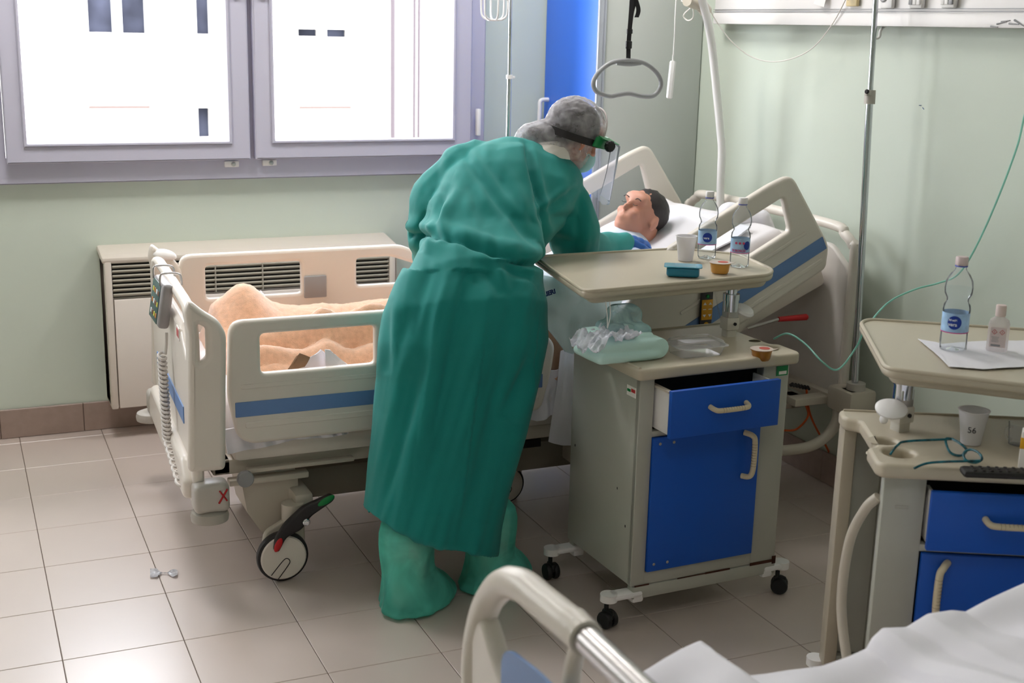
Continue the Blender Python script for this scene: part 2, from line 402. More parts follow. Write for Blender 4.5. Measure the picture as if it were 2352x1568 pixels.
for r in FR: link('far_window', b2(r[0]-.01, r[1]+.01, FY+.12, FY+.2, r[2]-.01, r[3]+.01), FW, bld, smooth=False)
for a, b in [(899, 908), (949, 957), (960, 967)]:
    p = PY((a+b)/2, 150, FY-.1).x; link('downpipe', rod((p, FY-.08, -1.2), (p, FY-.08, 5.1), .03 if b-a > 8 else .02), FPIPE, bld)
p = PY(985, 40, FY-.01); link('wall_patch', b2(p.x-.05, p.x+.05, FY-.012, FY, p.z-.3, p.z+.6), PINK, bld, smooth=False)
struct(link('ground_courtyard', b2(-12, 18, WY+WT, FY+.1, -1.4, -1.2), mat('courtyard_paving', (190, 186, 180), .9), smooth=False))
# ---- fan coil heater under the window
ht = thing('radiator', (1.0, .33, .13), 'long beige wall heater with slatted air grille under the window', 'radiator')
RC = mat('heater_enamel', (228, 219, 210), .4); RD = mat('heater_dark_inside', (30, 28, 26), .8); RS = mat('heater_slat', (176, 170, 156), .45)
RX0, RX1 = .362, 1.605; RY = .235
link('casing', join(b2(RX0, RX1, RY+.03, WY-.002, .135, .785, .012), b2(RX0+.0, RX0+.028, RY, WY-.01, .135, .76, .006), b2(RX1-.028, RX1, RY, WY-.01, .135, .76, .006), box(((RX0+RX1)/2, RY+.095, .776), (RX1-RX0+.02, .19, .028), .012, rot=Matrix.Rotation(math.radians(8), 3, 'X'))), mat('heater_frame', (214, 204, 192), .4), ht)
link('front_panel', b2(RX0+.032, RX1-.032, RY+.002, RY+.04, .137, .60, .004), RC, ht)
link('grille_back', b2(RX0+.03, RX1-.03, RY+.027, RY+.0295, .605, .765), RD, ht, smooth=False)
for k in range(8):
    link('grille_slat', box(((RX0+RX1)/2, RY+.014, .618+k*.0195), (RX1-RX0-.06, .022, .0075), .002, 1, rot=Matrix.Rotation(-.5, 3, 'X')), RS, ht)
for k in range(6): link('grille_divider', b2(RX0+.245+k*.2, RX0+.249+k*.2, RY+.002, RY+.028, .608, .762), RS, ht, smooth=False)
# ---- wardrobe in the corner
wr = thing('wardrobe', (2.64, .14, 0), 'tall grey wardrobe with a blue door beside the window', 'wardrobe')
SIDE = mat('wardrobe_side', (188, 192, 188), .5, var=.015, vscale=2); EDGE = mat('aluminium_edge', (176, 180, 190), .35, metal=.4)
link('carcass', b2(2.415, WX-.004, -.125, WY-.005, 0, 2.2, .003), SIDE, wr)
dr = link('door', b2(2.393, 2.413, -.115, WY-.012, .45, 2.19, .003), BLUEDOOR, wr)
link('added_lower_front', b2(2.393, 2.413, -.115, WY-.012, .08, .445, .003), SIDE, wr)  # unseen grey front, added to keep blue out of the floor reflection
link('edge_strip', join(b2(2.388, 2.414, -.128, -.112, .0, 2.2, .003), b2(2.414, 2.424, -.131, -.122, 0, 2.2, .002)), EDGE, wr)
link('door_handle', tube([(2.393, .36, 1.40), (2.355, .362, 1.395), (2.352, .364, 1.36), (2.352, .366, 1.28), (2.356, .366, 1.25), (2.393, .366, 1.245)], .010), WHITEP, dr)
# ---- bed-head service trunk
TR = mat('trunk_white_enamel', (232, 229, 228), .3, var=.01, vscale=3)
tk = thing('bed_head_trunk', (WX-.04, -2, 1.74), 'long white wall service trunk with sockets above the bed head', 'wall panel')
TXF = 2.845
link('housing', join(b2(TXF, WX-.002, -4.6, -.305, 1.757, 2.05, .006), b2(TXF-.003, WX-.002, -4.6, -.303, 1.757, 1.803, .004)), TR, tk)
link('groove_line', join(b2(TXF-.0045, TXF, -4.6, -.304, 1.806, 1.8085), b2(TXF-.0045, TXF, -4.6, -.304, 1.815, 1.817)), GREYP, tk, smooth=False)
def trunkpt(px, py): return PX(px, py, TXF-.004)
for k, px in enumerate([2043, 2111, 2185]):
    p = trunkpt(px, 8); z = 1.86
    s = link('socket_plate', box((TXF-.012, p.y, z), (.018, .062, .085), .006), WHITEP, tk)
    if k == 0: link('socket_core', disc((TXF-.020, p.y+.012, z+.0), (-1, 0, 0), .022, .006), GREYP, s)
    else:
        for q in range(3): link('socket_module', box((TXF-.023, p.y+.020-q*.019, z-.004), (.006, .017, .055), .002), WHITEP if q != (0 if k == 1 else 2) else GREYP, s)
p = trunkpt(1962, 5); s = link('socket_plate', box((TXF-.010, p.y, 1.87), (.016, .06, .09), .004), mat('ivory_plate', (216, 196, 150), .4), tk)
link('plug', join(box((TXF-.030, p.y+.006, 1.872), (.03, .026, .02), .006), rod((TXF-.03, p.y+.003, 1.862), (TXF-.03, p.y+.003, 1.846), .008, .003)), GREYP, s)
p = trunkpt(1893, 2)
pn = link('paper_note', grid(8, 6, lambda u, v: Vector((TXF-.006-.018*(1-v)**2, p.y+.035-u*.062, 1.835+v*.14-.012*u)), .0006), PAPER, tk)
link('handwriting', tube([(TXF-.012, p.y+.016, 1.865), (TXF-.0125, p.y+.008, 1.858), (TXF-.012, p.y-.002, 1.872), (TXF-.0125, p.y-.006, 1.852), (TXF-.012, p.y-.012, 1.884)], .0012), BLACKINK, pn)
p = PX(2026, 78, TXF+.02)
link('hook', tube([(TXF+.03, p.y, 1.76), (TXF+.012, p.y, 1.742), (TXF+.010, p.y, 1.722), (TXF+.0, p.y+.004, 1.716), (TXF-.008, p.y+.012, 1.726)], .005), WHITEP, tk)
for k, (a, b) in enumerate([((2290, 55), (2312, 50)), ((2300, 50), (2320, 47)), ((2276, 60), (2292, 62)), ((2318, 54), (2340, 56)), ((2330, 46), (2352, 60))]):
    q = trunkpt(*a); r_ = trunkpt(*b); link('scuff_mark', rod((TXF-.0044, q.y, q.z), (TXF-.0044, r_.y, r_.z), .0032, .0016, n=6), GREYP, tk)
# ================================================================== BED BY THE WINDOW
def castor(root, c, r=.083, wd=.034, ang=0, pedal=False, face=-1):
    x, y, z = c
    wh = link('castor_wheel', join(lathe([(r-.012, -wd/2), (r-.002, -wd/2+.006), (r, 0), (r-.002, wd/2-.006), (r-.012, wd/2)], n=40, M=planeM((x, y, r), (1, 0, 0), (0, 0, 1)))), DARKP, root)
    link('wheel_disc', join(lathe([(0, -wd/2-.006), (r-.014, -wd/2-.004), (r-.010, -wd/2), (r-.010, wd/2), (r-.014, wd/2+.004), (0, wd/2+.006)], n=40, M=planeM((x, y, r), (1, 0, 0), (0, 0, 1)), cap=False)), CREAM, wh)
    yy = y+face*(wd/2+.0065)
    link('wheel_groove', tube([(x-.042, yy, r-.052), (x-.004, yy, r-.008), (x+.010, yy, r-.002), (x+.018, yy, r-.012), (x+.012, yy, r-.026), (x-.022, yy, r-.070)], .0014, n=5), DARKP, wh)
    link('castor_fork', join(plate([(x-.062, r-.005), (x-.050, r+.075), (x+.045, r+.125), (x+.066, r+.11), (x+.066, r-.09+.01), (x+.045, r-.06), (x+.02, r+.06), (x-.03, r+.05)], r=.02, th=.022, bev=.006, M=MXZ(y-face*(wd/2+.018))), rod((x+.045, y+.035*-face, r-.03), (x+.045, y+.035*-face, r+.16), .036)), CREAM2, root)
    if pedal:
        M = MXZ(y+face*.03)
        P = [(x-.035, r+.035), (x-.020, r+.030), (x+.005, r+.075), (x+.055, r+.095), (x+.085, r+.135), (x+.155, r+.175), (x+.165, r+.19), (x+.150, r+.20), (x+.06, r+.17), (x-.0, r+.12), (x-.03, r+.075)]
        pd = link('brake_pedal', plate(P, r=.014, th=.026, bev=.008, M=M), DARKP, root)
        link('green_pedal_pad', ell((0, 0, 0), (.030, .004, .011), M=Matrix.Translation((x+.133, y+face*.043, r+.183)) @ Matrix.Rotation(-.45, 4, 'Y')), GREENP, pd)
        link('red_pedal_pad', ell((0, 0, 0), (.024, .004, .011), M=Matrix.Translation((x-.022, y+face*.043, r+.056)) @ Matrix.Rotation(-1.15, 4, 'Y')), REDP, pd)
        link('pedal_axle', join(disc((x+.068, y+face*.043, r+.12), (0, face, 0), .012, .006), disc((x+.068, y+face*.048, r+.12), (0, face, 0), .007, .004, .001)), CHROME, pd)
def seat_rail(outline, holes, stripe, M, parent, grips=()):
    r = link('side_rail', plate(outline, holes, r=.03, th=.034, bev=.012, hr=.016, M=M), CREAM, parent)
    link('rail_stripe', plate(stripe, r=.003, th=.003, bev=.0008, M=M @ Matrix.Translation((0, 0, .0175))), STRIPE, r)
    for g in grips: link('rail_moulding', plate(g, r=.02, th=.006, bev=.0028, M=M @ Matrix.Translation((0, 0, .0170))), CREAM, r)
    return r
BED1 = thing('hospital_bed', (1.6, -.85, 0), 'adjustable hospital bed with raised backrest, beside the window wall', 'bed')
YN, YF = -1.345, -.36      # near and far side-rail planes
# near rails: front face looks at the camera (-y)
footO = [(.535, .62), (.545, .853, .045), (1.40, .853), (1.52, .80), (1.632, .70), (1.62, .60), (1.585, .47), (.60, .462, .03), (.56, .49)]
footH = [rect(.638, 1.0, .684, .808), [(1.22, .70), (1.22, .808), (1.36, .808), (1.47, .77), (1.52, .70)]]
seat_rail(footO, footH, rect(.556, 1.585, .553, .600), MXZ(YN), BED1, [rect(.585, 1.575, .515, .535), rect(.575, 1.05, .640, .655)])
seat_rail([(a[0]+.02, a[1]+.03, *a[2:]) for a in footO], [[(a+.02, b+.03) for a, b in h] for h in footH], rect(.56, 1.57, .583, .63), planeM((0, YF, 0), (1, 0, 0), (0, 0, 1), (0, 1, 0)), BED1)
q = PY(724, 655, YF-.02); link('angle_indicator', box((q.x, YF-.022, q.z-.005), (.088, .01, .085), .004), GREYP, BED1)
# raised head rails
th = math.radians(27.5)
def MH(y, s=1, o=(2.72, .895)): return planeM((o[0], y, o[1]), (-math.cos(th), 0, -math.sin(th)), (-math.sin(th), 0, math.cos(th)), (0, -s, 0))
headO = [(.0, .0, .02), (-.045, .075, .03), (.0, .395, .04), (.10, .405), (.55, .405), (.78, .30), (.95, .24), (.95, .03), (.90, .0)]
headH = [[(.085, .21), (.065, .335), (.47, .335), (.60, .27), (.47, .21)]]
hr = seat_rail(headO, headH, rect(-.028, .90, .072, .122), MH(YN), BED1, [[(.0, .035), (.0, .05), (.85, .05), (.85, .035)], [(.03, .165), (.03, .178), (.6, .178), (.6, .165)]])
seat_rail(headO, headH, rect(-.028, .90, .072, .122), MH(YF, -1, (2.70, .91)), BED1)
# patient keypad on the near head rail
q = PY(1619, 712, YN-.02)
kp = link('keypad', box((q.x, YN-.026, q.z), (.05, .012, .150), .006), mat('keypad_dark', (62, 58, 60), .4), BED1)
link('yellow_key_field', box((q.x, YN-.033, q.z+.004), (.044, .003, .072), .001), mat('key_yellow', (214, 152, 30), .4), kp)
for a in (-1, 1):
    for k, zz in enumerate((.026, -.016)):
        s = 1 if k == 0 else -1
        bm = bmesh.new(); vs = [bm.verts.new((q.x+a*.011+dx, YN-.036, q.z+zz+dz*s)) for dx, dz in ((-.007, -.004), (.007, -.004), (0, .006))]; bm.faces.new(vs if s < 0 else vs[::-1]); link('arrow_key', tomesh(bm), WHITEP, kp, smooth=False)
    link('dash_key', box((q.x+a*.011, YN-.0353, q.z+.006), (.012, .0012, .002)), WHITEP, kp)
link('round_key', join(disc((q.x, YN-.033, q.z-.050), (0, -1, 0), .010, .003), ), MATS['key_yellow'], kp)
link('green_key', disc((q.x, YN-.033, q.z+.052), (0, -1, 0), .007, .003), GREENP, kp)
# mattress and platform
MT = mat('mattress_white', (222, 218, 220), .8, bump=.2, bscale=300)
def wob(p, k=.006): return Vector((p[0]+k*nz(p, 9, 1), p[1]+k*nz(p, 9, 2), p[2]+k*nz(p, 9, 3)))
def slab(x0, x1, y0, y1, z0, z1, sub=4, k=.006, bev=.03, M=None):
    me = b2(x0, x1, y0, y1, z0, z1, bev, 3); bm = bmesh.new(); bm.from_mesh(me)
    bmesh.ops.subdivide_edges(bm, edges=[e for e in bm.edges if e.calc_length() > .1], cuts=10, use_grid_fill=True)
    for v in bm.verts: v.co = wob(v.co, k)
    me = tomesh(bm)
    if M is not None: me.transform(M)
    return me
link('mattress', slab(.55, 1.78, -1.30, -.40, .452, .60, k=.012), MT, BED1)
MB = Matrix.Translation((1.72, 0, .47)) @ Matrix.Rotation(-math.radians(27), 4, 'Y')
link('mattress', slab(0, 1.02, -1.28, -.42, .0, .13, k=.01, M=MB), MT, BED1)
link('platform', join(b2(.56, 1.16, -1.30, -.40, .385, .450, .02), b2(1.18, 1.74, -1.28, -.42, .385, .445, .02)), CREAM, BED1)
MB2 = Matrix.Translation((1.74, 0, .40)) @ Matrix.Rotation(-math.radians(24), 4, 'Y')
bk = b2(0, 1.12, -1.30, -.42, -.035, .045, .02); bk.transform(MB2); link('backrest_platform', bk, CREAM, BED1)
a, b_ = Vector((2.46, -1.31, .66)), Vector((2.50, -1.33, .675))
e1, e2 = PY(1788, 733, -1.33), PY(1850, 728, -1.33)
link('release_lever', join(rod(e1, e2, .009, .012), ell(e2, (.012, .012, .012))), REDP, BED1)
link('lever_arm', rod(e1, e1+Vector((-.12, .02, -.03)), .006), STEEL, BED1)
# frame, lift columns, base
link('main_frame', join(b2(.50, 2.74, -1.26, -1.19, .335, .385, .008), b2(.50, 2.74, -.5, -.43, .335, .385, .008), b2(.50, .56, -1.26, -.43, .335, .385, .008), b2(2.68, 2.74, -1.26, -.43, .335, .385, .008)), CREAM2, BED1)
link('frame_step', join(b2(.60, .95, -1.30, -1.27, .345, .36, .006), b2(.545, .80, -1.29, -1.25, .305, .325, .004)), CREAM2, BED1)
for k in range(2): link('frame_hook', tube([(1.02+k*.055, -1.27, .345), (1.025+k*.055, -1.28, .32), (1.018+k*.055, -1.29, .305)], .008), CREAM2, BED1)
link('frame_gusset', join(plate([(1.17, .385), (1.30, .385), (1.22, .31), (1.17, .29)], r=.006, th=.02, M=MXZ(-1.27)), rod((1.26, -1.27, .38), (1.36, -1.27, .28), .014)), CREAM2, BED1)
link('base_cover', join(b2(.80, 2.45, -1.10, -.62, .150, .27, .03), b2(.92, 2.3, -1.02, -.7, .25, .33, .03)), UNDER, BED1)
link('lift_column', join(loft([[Vector((x_, y_, z_)) for x_, y_ in [(cx-sx, cy-sy), (cx+sx, cy-sy), (cx+sx, cy+sy), (cx-sx, cy+sy)]] for cx, cy, sx, sy, z_ in [(.72, -1.16, .055, .07, .10), (.69, -1.17, .085, .09, .20), (.68, -1.17, .09, .09, .30), (.68, -1.17, .08, .08, .345)]])), CREAM2, BED1, auto=True)
link('lift_column', b2(2.0, 2.2, -1.0, -.7, .15, .40, .02), CREAM2, BED1)
for a_ in [(.74, .80, -1.34, -1.05, .20, .27), (.66, .98, -.72, -.62, .17, .25), (1.55, 1.75, -1.0, -.92, .20, .29), (1.80, 2.0, -1.38, -1.0, .19, .26)]: link('castor_arm', b2(*a_, .01), CREAM2, BED1)
castor(BED1, (.69, -1.365, 0), pedal=True)
castor(BED1, (.76, -.66, 0), r=.075)
castor(BED1, (1.62, -.99, 0), r=.075)
castor(BED1, (1.98, -1.365, 0))
link('frame_lock', join(box((1.66, -1.10, .262), (.10, .012, .03), .003)), DARKP, BED1)
# footboard, ends bent round towards the mattress
FX = .445
def bendx(me, yc=-.85, h=.36, k=1.1):
    for v in me.vertices:
        d = abs(v.co.y-yc)-h
        if d > 0: v.co.x += k*d + 1.5*d*d
    return me
fo = [(-1.37, .27), (-1.38, .60), (-1.375, .84, .03), (-1.33, .892, .04), (-1.20, .906, .05), (-.52, .906, .05), (-.40, .888, .04), (-.345, .84, .03), (-.34, .60), (-.35, .27)]
hl = [(-1.31, .74), (-1.31, .83), (-1.25, .872), (-.47, .872), (-.41, .83), (-.41, .74), (-.47, .77), (-.56, .815), (-1.16, .815), (-1.25, .77)]
def subd(me, n=1):
    bm = bmesh.new(); bm.from_mesh(me); bmesh.ops.triangulate(bm, faces=bm.faces[:])
    for _ in range(n):
        bmesh.ops.subdivide_edges(bm, edges=[e for e in bm.edges if e.calc_length() > .09], cuts=1)
    return tomesh(bm)
FX = .438
fb = link('footboard', plate(fo, [hl], r=.04, th=.036, bev=.016, hr=.02, M=MYZ(FX)), CREAM, BED1)
def endp(y, dy=0):
    f = lambda px, py: (lambda q: (q.x, q.z))(PY(px, py, -1.385))
    o_ = [f(434, 1088), f(519, 1080), f(521, 768), f(503, 736), f(466, 714), f(434, 688), f(424, 720), f(434, 770)]
    h_ = [f(455, 745), f(473, 754), f(475, 822), f(456, 836)]
    return plate(o_, [h_], r=.018, th=.045, bev=.018, hr=.010, M=MXZ(y))
link('end_panel', endp(-1.365), CREAM, fb)
link('end_panel', endp(-.365), CREAM, fb)
link('footboard_stripe', plate(rect(-1.22, -.50, .505, .560), r=.002, th=.004, bev=.001, M=MYZ(FX-.0195)), STRIPE, fb)
link('footboard_bumper', plate([(-1.33, .295), (-1.36, .36), (-1.28, .42), (-.44, .42), (-.36, .35), (-.36, .275)], r=.02, th=.045, bev=.02, M=MYZ(FX-.022)), CREAM, fb)
link('top_knob', ell((0, 0, 0), (.046, .028, .024), M=Matrix.Translation((.470, -.375, .885)) @ Matrix.Rotation(.2, 4, 'Y'), fn=lambda p: Vector((p.x, p.y, p.z*(1 if p.z > 0 else .6)))), WHITEP, fb)
q = PX(402, 765, FX-.02); st = link('care_sticker', b2(FX-.0205, FX-.0175, q.y-.03, q.y+.03, q.z-.02, q.z+.02), PAPER, fb, smooth=False); link('sticker_print', b2(FX-.0215, FX-.0206, q.y-.024, q.y+.022, q.z-.012, q.z+.014), mat('print_red', (190, 90, 90), .6), fb, smooth=False)
th_fb = -.040; pv = Vector((.44-1.6, -1.37+.85, 0))    # the footboard stands very slightly askew
Rf = Matrix.Rotation(th_fb, 3, 'Z'); fb.rotation_euler = (0, 0, th_fb); fb.location = pv - Rf @ pv
# corner bumpers
bh = PY(475, 1135, -1.37)
cb = link('corner_bumper', join(box((.470, -1.374, .318), (.108, .085, .095), .02, 3)), GREYP if False else mat('bumper_grey', (186, 180, 172), .4), BED1)
link('bumper_roller', lathe([(.04, 0), (.056, .006), (.058, .02), (.054, .034), (.035, .042)], c=(.466, -1.374, .235)), mat('bumper_grey2', (172, 166, 156), .4), cb)
link('hinge_disc', disc((.585, -1.33, .345), (0, -1, 0), .026, .02), GREYP, cb)
q = PY(508, 1133, -1.405)
link('painted_cross', join(rod((.490, -1.418, .345), (.512, -1.418, .311), .0028, n=6), rod((.514, -1.418, .348), (.487, -1.418, .305), .0028, n=6)), mat('red_paint', (170, 24, 30), .5), cb)
link('corner_bumper', join(box((.475, -.35, .33), (.09, .09, .09), .02, 3), lathe([(.04, 0), (.056, .006), (.058, .02), (.054, .034), (.035, .042)], c=(.445, -.34, .25))), MATS['bumper_grey'], BED1)
# headboard with tube frame and wall bumper loop
HX = 2.79
link('headboard_frame', tube([(HX, -1.425, .44), (HX, -1.425, .94), (HX, -1.41, .985), (HX, -1.36, 1.02), (HX, -1.25, 1.045), (HX, -.45, 1.045), (HX, -.34, 1.02), (HX, -.29, .985), (HX, -.275, .94), (HX, -.275, .44)], .019, n=6), CREAM, BED1)
link('headboard', plate([(-1.41, .42), (-1.41, .90), (-1.30, .975), (-.40, .975), (-.29, .90), (-.29, .42)], r=.03, th=.025, bev=.008, M=MYZ(HX)), mat('headboard_panel', (214, 208, 202), .35), BED1)
link('head_crossbar', join(b2(2.745, 2.80, -1.49, -.24, .385, .43, .008), b2(2.72, 2.84, -1.56, -1.42, .385, .475, .014), b2(2.60, 2.78, -1.40, -1.34, .39, .42, .006)), CREAM2, BED1)
link('pole_socket', join(rod((2.775, -1.515, .37), (2.775, -1.515, .50), .034), box((2.765, -1.515, .43), (.085, .085, .09), .012), rod((2.775, -1.515, .33), (2.775, -1.515, .365), .040, .036)), MATS['bumper_grey'], BED1)
ps = [PY(1925, 925, -1.46), PY(1922, 965, -1.46), PY(1900, 1000, -1.45), PY(1862, 1024, -1.44), PY(1815, 1033, -1.42), PY(1760, 1036, -1.38), PY(1690, 1040, -1.30)]
link('wall_bumper_loop', tube(ps, .020), CREAM2, BED1)
link('motor_box', box((2.52, -1.335, .425), (.085, .04, .07), .008), CREAM2, BED1)
# things carried by the bed
cp = thing('nurse_control_panel', (.42, -.80, .74), 'grey bed control box with keys hanging on the footboard rail', 'control panel')
Mc = Matrix.Translation((.414, -.93, .835)) @ Matrix.Rotation(.16, 4, 'Y')
def L(me): me.transform(Mc); return me
link('body', L(box((0, 0, 0), (.036, .19, .145), .012, 3)), mat('control_grey', (150, 146, 146), .35), cp)
kpn = link('key_field', L(box((-.0185, .012, 0), (.003, .15, .128), .001)), mat('key_field_green', (48, 84, 82), .4), cp)
cols = [(196, 120, 40), (210, 200, 60), (120, 70, 40), (230, 230, 230)]
for i in range(4):
    for j in range(3): link('key', L(box((-.0205, -.045+i*.032, -.04+j*.036), (.002, .018, .015), .0008, 1)), mat('key%d' % ((i+j) % 4), cols[(i+j) % 4], .5), kpn)
for dy in (-.07, .07): link('hanging_hook', tube([(.402, -.93+dy, .90), (.405, -.93+dy, .935), (.425, -.93+dy, .940), (.452, -.93+dy, .938), (.466, -.93+dy, .93), (.470, -.93+dy, .90)], .0035, n=5), STEEL, cp)
ct = [PX(372, 730, .425), PX(378, 770, .42), PX(386, 800, .42)]
pts = []
c0 = PX(376, 812, .412); c1 = PX(388, 1000, .405); c2 = PX(420, 1112, .405)
n_ = 27
for k in range(n_*10+1):
    t = k/(n_*10); q = c0.lerp(c1, min(1, t/.72)) if t < .72 else c1.lerp(c2, (t-.72)/.28); q = q + Vector((0, 0, -.01*math.sin(t*PI)))
    a = k/10*2*PI; pts.append(q + Vector((.012*math.cos(a)-.006, .016*math.sin(a), .004*math.sin(a))))
link('coiled_cable', tube([c0+Vector((.012, 0, .07)), c0+Vector((.010, 0, .03)), *pts[::1]], .0048, smooth=False, res=2), mat('cable_grey', (212, 206, 200), .45), cp)
# ---- blanket over the legs
def blank(u, v):
    x = .585+u*1.16; y = -1.315+v*.90
    z = .615 + .10*math.exp(-((y+.63)/.13)**2) + .085*math.exp(-((y+1.0)/.13)**2)
    z += .085*math.exp(-((x-.74)/.085)**2)*math.exp(-((y+.66)/.15)**2) + .05*math.exp(-((x-1.10)/.10)**2)*math.exp(-((y+1.02)/.16)**2)
    z += .030*nz((x*2.0, y*6.5, 0), 1, 4) + .042*math.sin(y*38+3*nz((x*2.2, y, 0), 1, 9)+x*2)*smooth(-.75, -1.05, y)*.5 + .030*abs(math.sin(y*33+1.5*nz((x*3, y*2, 0), 1, 12)+x*1.2))*smooth(-.86, -.98, y) + .05*math.exp(-((x-.92)/.05)**2)*math.exp(-((y+1.05)/.12)**2)
    z += .012*nz((x*9, y*9, 0), 1, 5)
    edge = min(u/.05, (1-u)/.04, v/.06, (1-v)/.07, 1); e = smooth(0, 1, edge); z = lerp(.56, z, e)
    return Vector((x, y, z + .004*nz((x, y, 0), 60, 1)))
bl = top('blanket', grid(110, 90, blank, .012), BLANKET, 'peach fleece blanket covering the legs of the patient in bed', 'blanket')
# small cloths on the blanket
def heap(name, c, sx, sy, h, m, label, cat, seed=1, rz=0):
    def f(u, v):
        x = (u-.5)*2; y = (v-.5)*2; r = min(1, math.hypot(x, y))
        z = h*(1-r*r)*(.75+.6*nz((x*1.7, y*1.7, 0), 1, seed)) + .15*h*nz((x*5, y*5, 1), 1, seed)
        q = Matrix.Rotation(rz, 3, 'Z') @ Vector((x*sx*(1+.2*nz((y*2, 0, 0), 1, seed)), y*sy*(1+.2*nz((x*2, 3, 0), 1, seed)), max(z, 0)))
        return Vector(c)+q
    return top(name, grid(22, 22, f, .004), m, label, cat)
q = PY(592, 672, -.52); heap('tissue', (q.x, -.52, q.z-.03), .035, .04, .05, SHEET, 'crumpled white tissue behind the knee bulge of the peach blanket', 'tissue', 3)
cl = thing('folded_cloth', (.87, -1.27, .70), 'white cloth with brown lining folded on the blanket edge', 'cloth')
link('white_side', join(patch([(712, 822), (738, 803), (748, 812)], [(668, 850), (720, 852), (752, 850)], lambda u, v: -1.285+.02*u, 12, 8, .012, 3, .004, 4), patch([(746, 802), (758, 803), (770, 815)], [(748, 846), (775, 842), (800, 838)], lambda u, v: -1.30, 8, 8, .004, 3, .004, 5)), SHEET, cl)
link('brown_lining', patch([(682, 818), (688, 810), (712, 820)], [(660, 850), (674, 848), (700, 842)], -1.292, 8, 8, .006, 3, .004, 6), WOOL, cl)
# pale blue bed pad with stamped letters, brown wool blanket and sheets hanging at the near side
pb = thing('bed_pad', (1.75, -1.31, .62), 'pale blue absorbent pad with dark blue lettering hanging over the bed side', 'bed pad')
link('pad_cloth', patch([(1205, 628), (1290, 640), (1440, 660)], [(1205, 680), (1232, 715), (1262, 760), (1296, 806), (1312, 812), (1400, 790)], lambda u, v: -1.20-.17*v-.02*math.sin(u*3), 40, 26, .03, 5, .004, 2), PALEBLUE, pb)
for s_, px_, py_, sz in (('LIERI', 1262, 673, .021),):
    q = PY(px_, py_, -1.43); link('printed_letters', text(s_, sz, Matrix.Translation(q) @ Matrix.Rotation(math.radians(14), 4, 'Y').inverted() @ Matrix.Rotation(PI/2, 4, 'X'), .0008, bold=.001), INK, pb)
wb = top('wool_blanket', patch([(1228, 708), (1250, 720), (1270, 760), (1296, 800)], [(1222, 850), (1238, 862), (1262, 858), (1290, 846)], lambda u, v: -1.30, 20, 20, .015, 3, .010, 7), WOOL, 'brown wool blanket hanging below the pale blue pad at the bed side', 'blanket')
ds = top('draw_sheet', join(patch([(1288, 806), (1300, 800), (1325, 800)], [(1262, 1015), (1290, 1022), (1325, 1022)], lambda u, v: -1.31-.02*math.sin(v*3), 14, 26, .012, 3, .006, 8), patch([(1236, 856), (1256, 850), (1290, 850)], [(1190, 960), (1232, 966), (1275, 950)], -1.315, 14, 14, .02, 4, .005, 9)), SHEET, 'white draw sheet hanging beside the mattress between the side rails', 'sheet')
ts = link('mattress_sheet', patch([(515, 985), (600, 975), (700, 965), (800, 950)], [(522, 1042), (600, 1028), (680, 1008), (765, 1003), (800, 995)], lambda u, v: -1.318+.008*math.sin(u*40)*v, 60, 8, .006, 9, .004, 11), SHEET, BED1)
# pillow
def pil(p):
    s = 1-.25*(p.x*p.x*p.y*p.y); return Vector((math.copysign(abs(p.x)**.6, p.x)*s, math.copysign(abs(p.y)**.6, p.y)*s, p.z*(1+.15*nz(p, 3, 2)) + .05*nz(p, 6, 3)))
MP = Matrix.Translation((2.36, -.80, .89)) @ Matrix.Rotation(-math.radians(30), 4, 'Y')
pw = thing('pillow', (2.36, -.80, .82), 'white pillow under the head of the patient in bed', 'pillow')
link('pillow_body', ell((0, 0, .0), (.25, .40, .075), M=MP, seg=40, fn=pil), SHEET, pw)
q = PY(1752, 500, -1.12)
link('pillowcase_corner', join(remesh(join(capsule(q, q+Vector((.02, 0, -.10)), .030, .018), capsule(q+Vector((.02, 0, -.01)), q+Vector((.055, -.01, -.065)), .02, .008), capsule(q+Vector((-.08, .1, .0)), q, .05, .03)), .006, 3)), SHEET, pw)
ts2 = top('bed_sheet', grid(30, 30, lambda u, v: MB @ Vector((.30+u*.64, -1.20+v*.76, .150+.010*nz((u*5, v*5, 0), 1, 3)+.02*math.exp(-((v-.5)/.2)**2)*(1-u))), .006), SHEET, 'white sheet over the raised backrest of the occupied bed', 'sheet')
# ================================================================== PEOPLE
def headmesh(M, s=1.0, neck=None):
    """skull, jaw, nose, lips, brow, ears in head space: +Y forward, +Z up"""
    parts = [ell((0, -.012, .035), (.074, .092, .085)), ell((0, .028, -.045), (.054, .060, .062)), ell((0, .055, -.072), (.030, .026, .024)),
             ell((0, .072, .045), (.056, .022, .030)), capsule((0, .086, .020), (0, .099, -.016), .007, .0105), ell((.030, .066, -.018), (.024, .022, .02)), ell((-.030, .066, -.018), (.024, .022, .02)),
             ell((0, .086, -.046), (.022, .010, .006)), ell((0, .085, -.056), (.019, .010, .006))]
    for a in (-1, 1): parts.append(ell((a*.078, -.012, -.004), (.009, .018, .032)))
    me = join(*parts); me.transform(M @ Matrix.Scale(s, 4)); return me
def eyes(M, parent, s=1.0):
    for a in (-1, 1):
        e = ell((a*.031, .079, .014), (.012, .010, .010)); e.transform(M @ Matrix.Scale(s, 4)); link('eye', e, mat('eye_white', (225, 220, 215), .25), parent)
        e = ell((a*.031, .0885, .013), (.005, .003, .005)); e.transform(M @ Matrix.Scale(s, 4)); link('iris', e, mat('iris_brown', (60, 40, 28), .2), parent)
def frame(c, fwd, up):
    f = Vector(fwd).normalized(); u = Vector(up); r = f.cross(u).normalized(); u = r.cross(f)
    return Matrix.Translation(c) @ Matrix((r, f, u)).transposed().to_4x4()
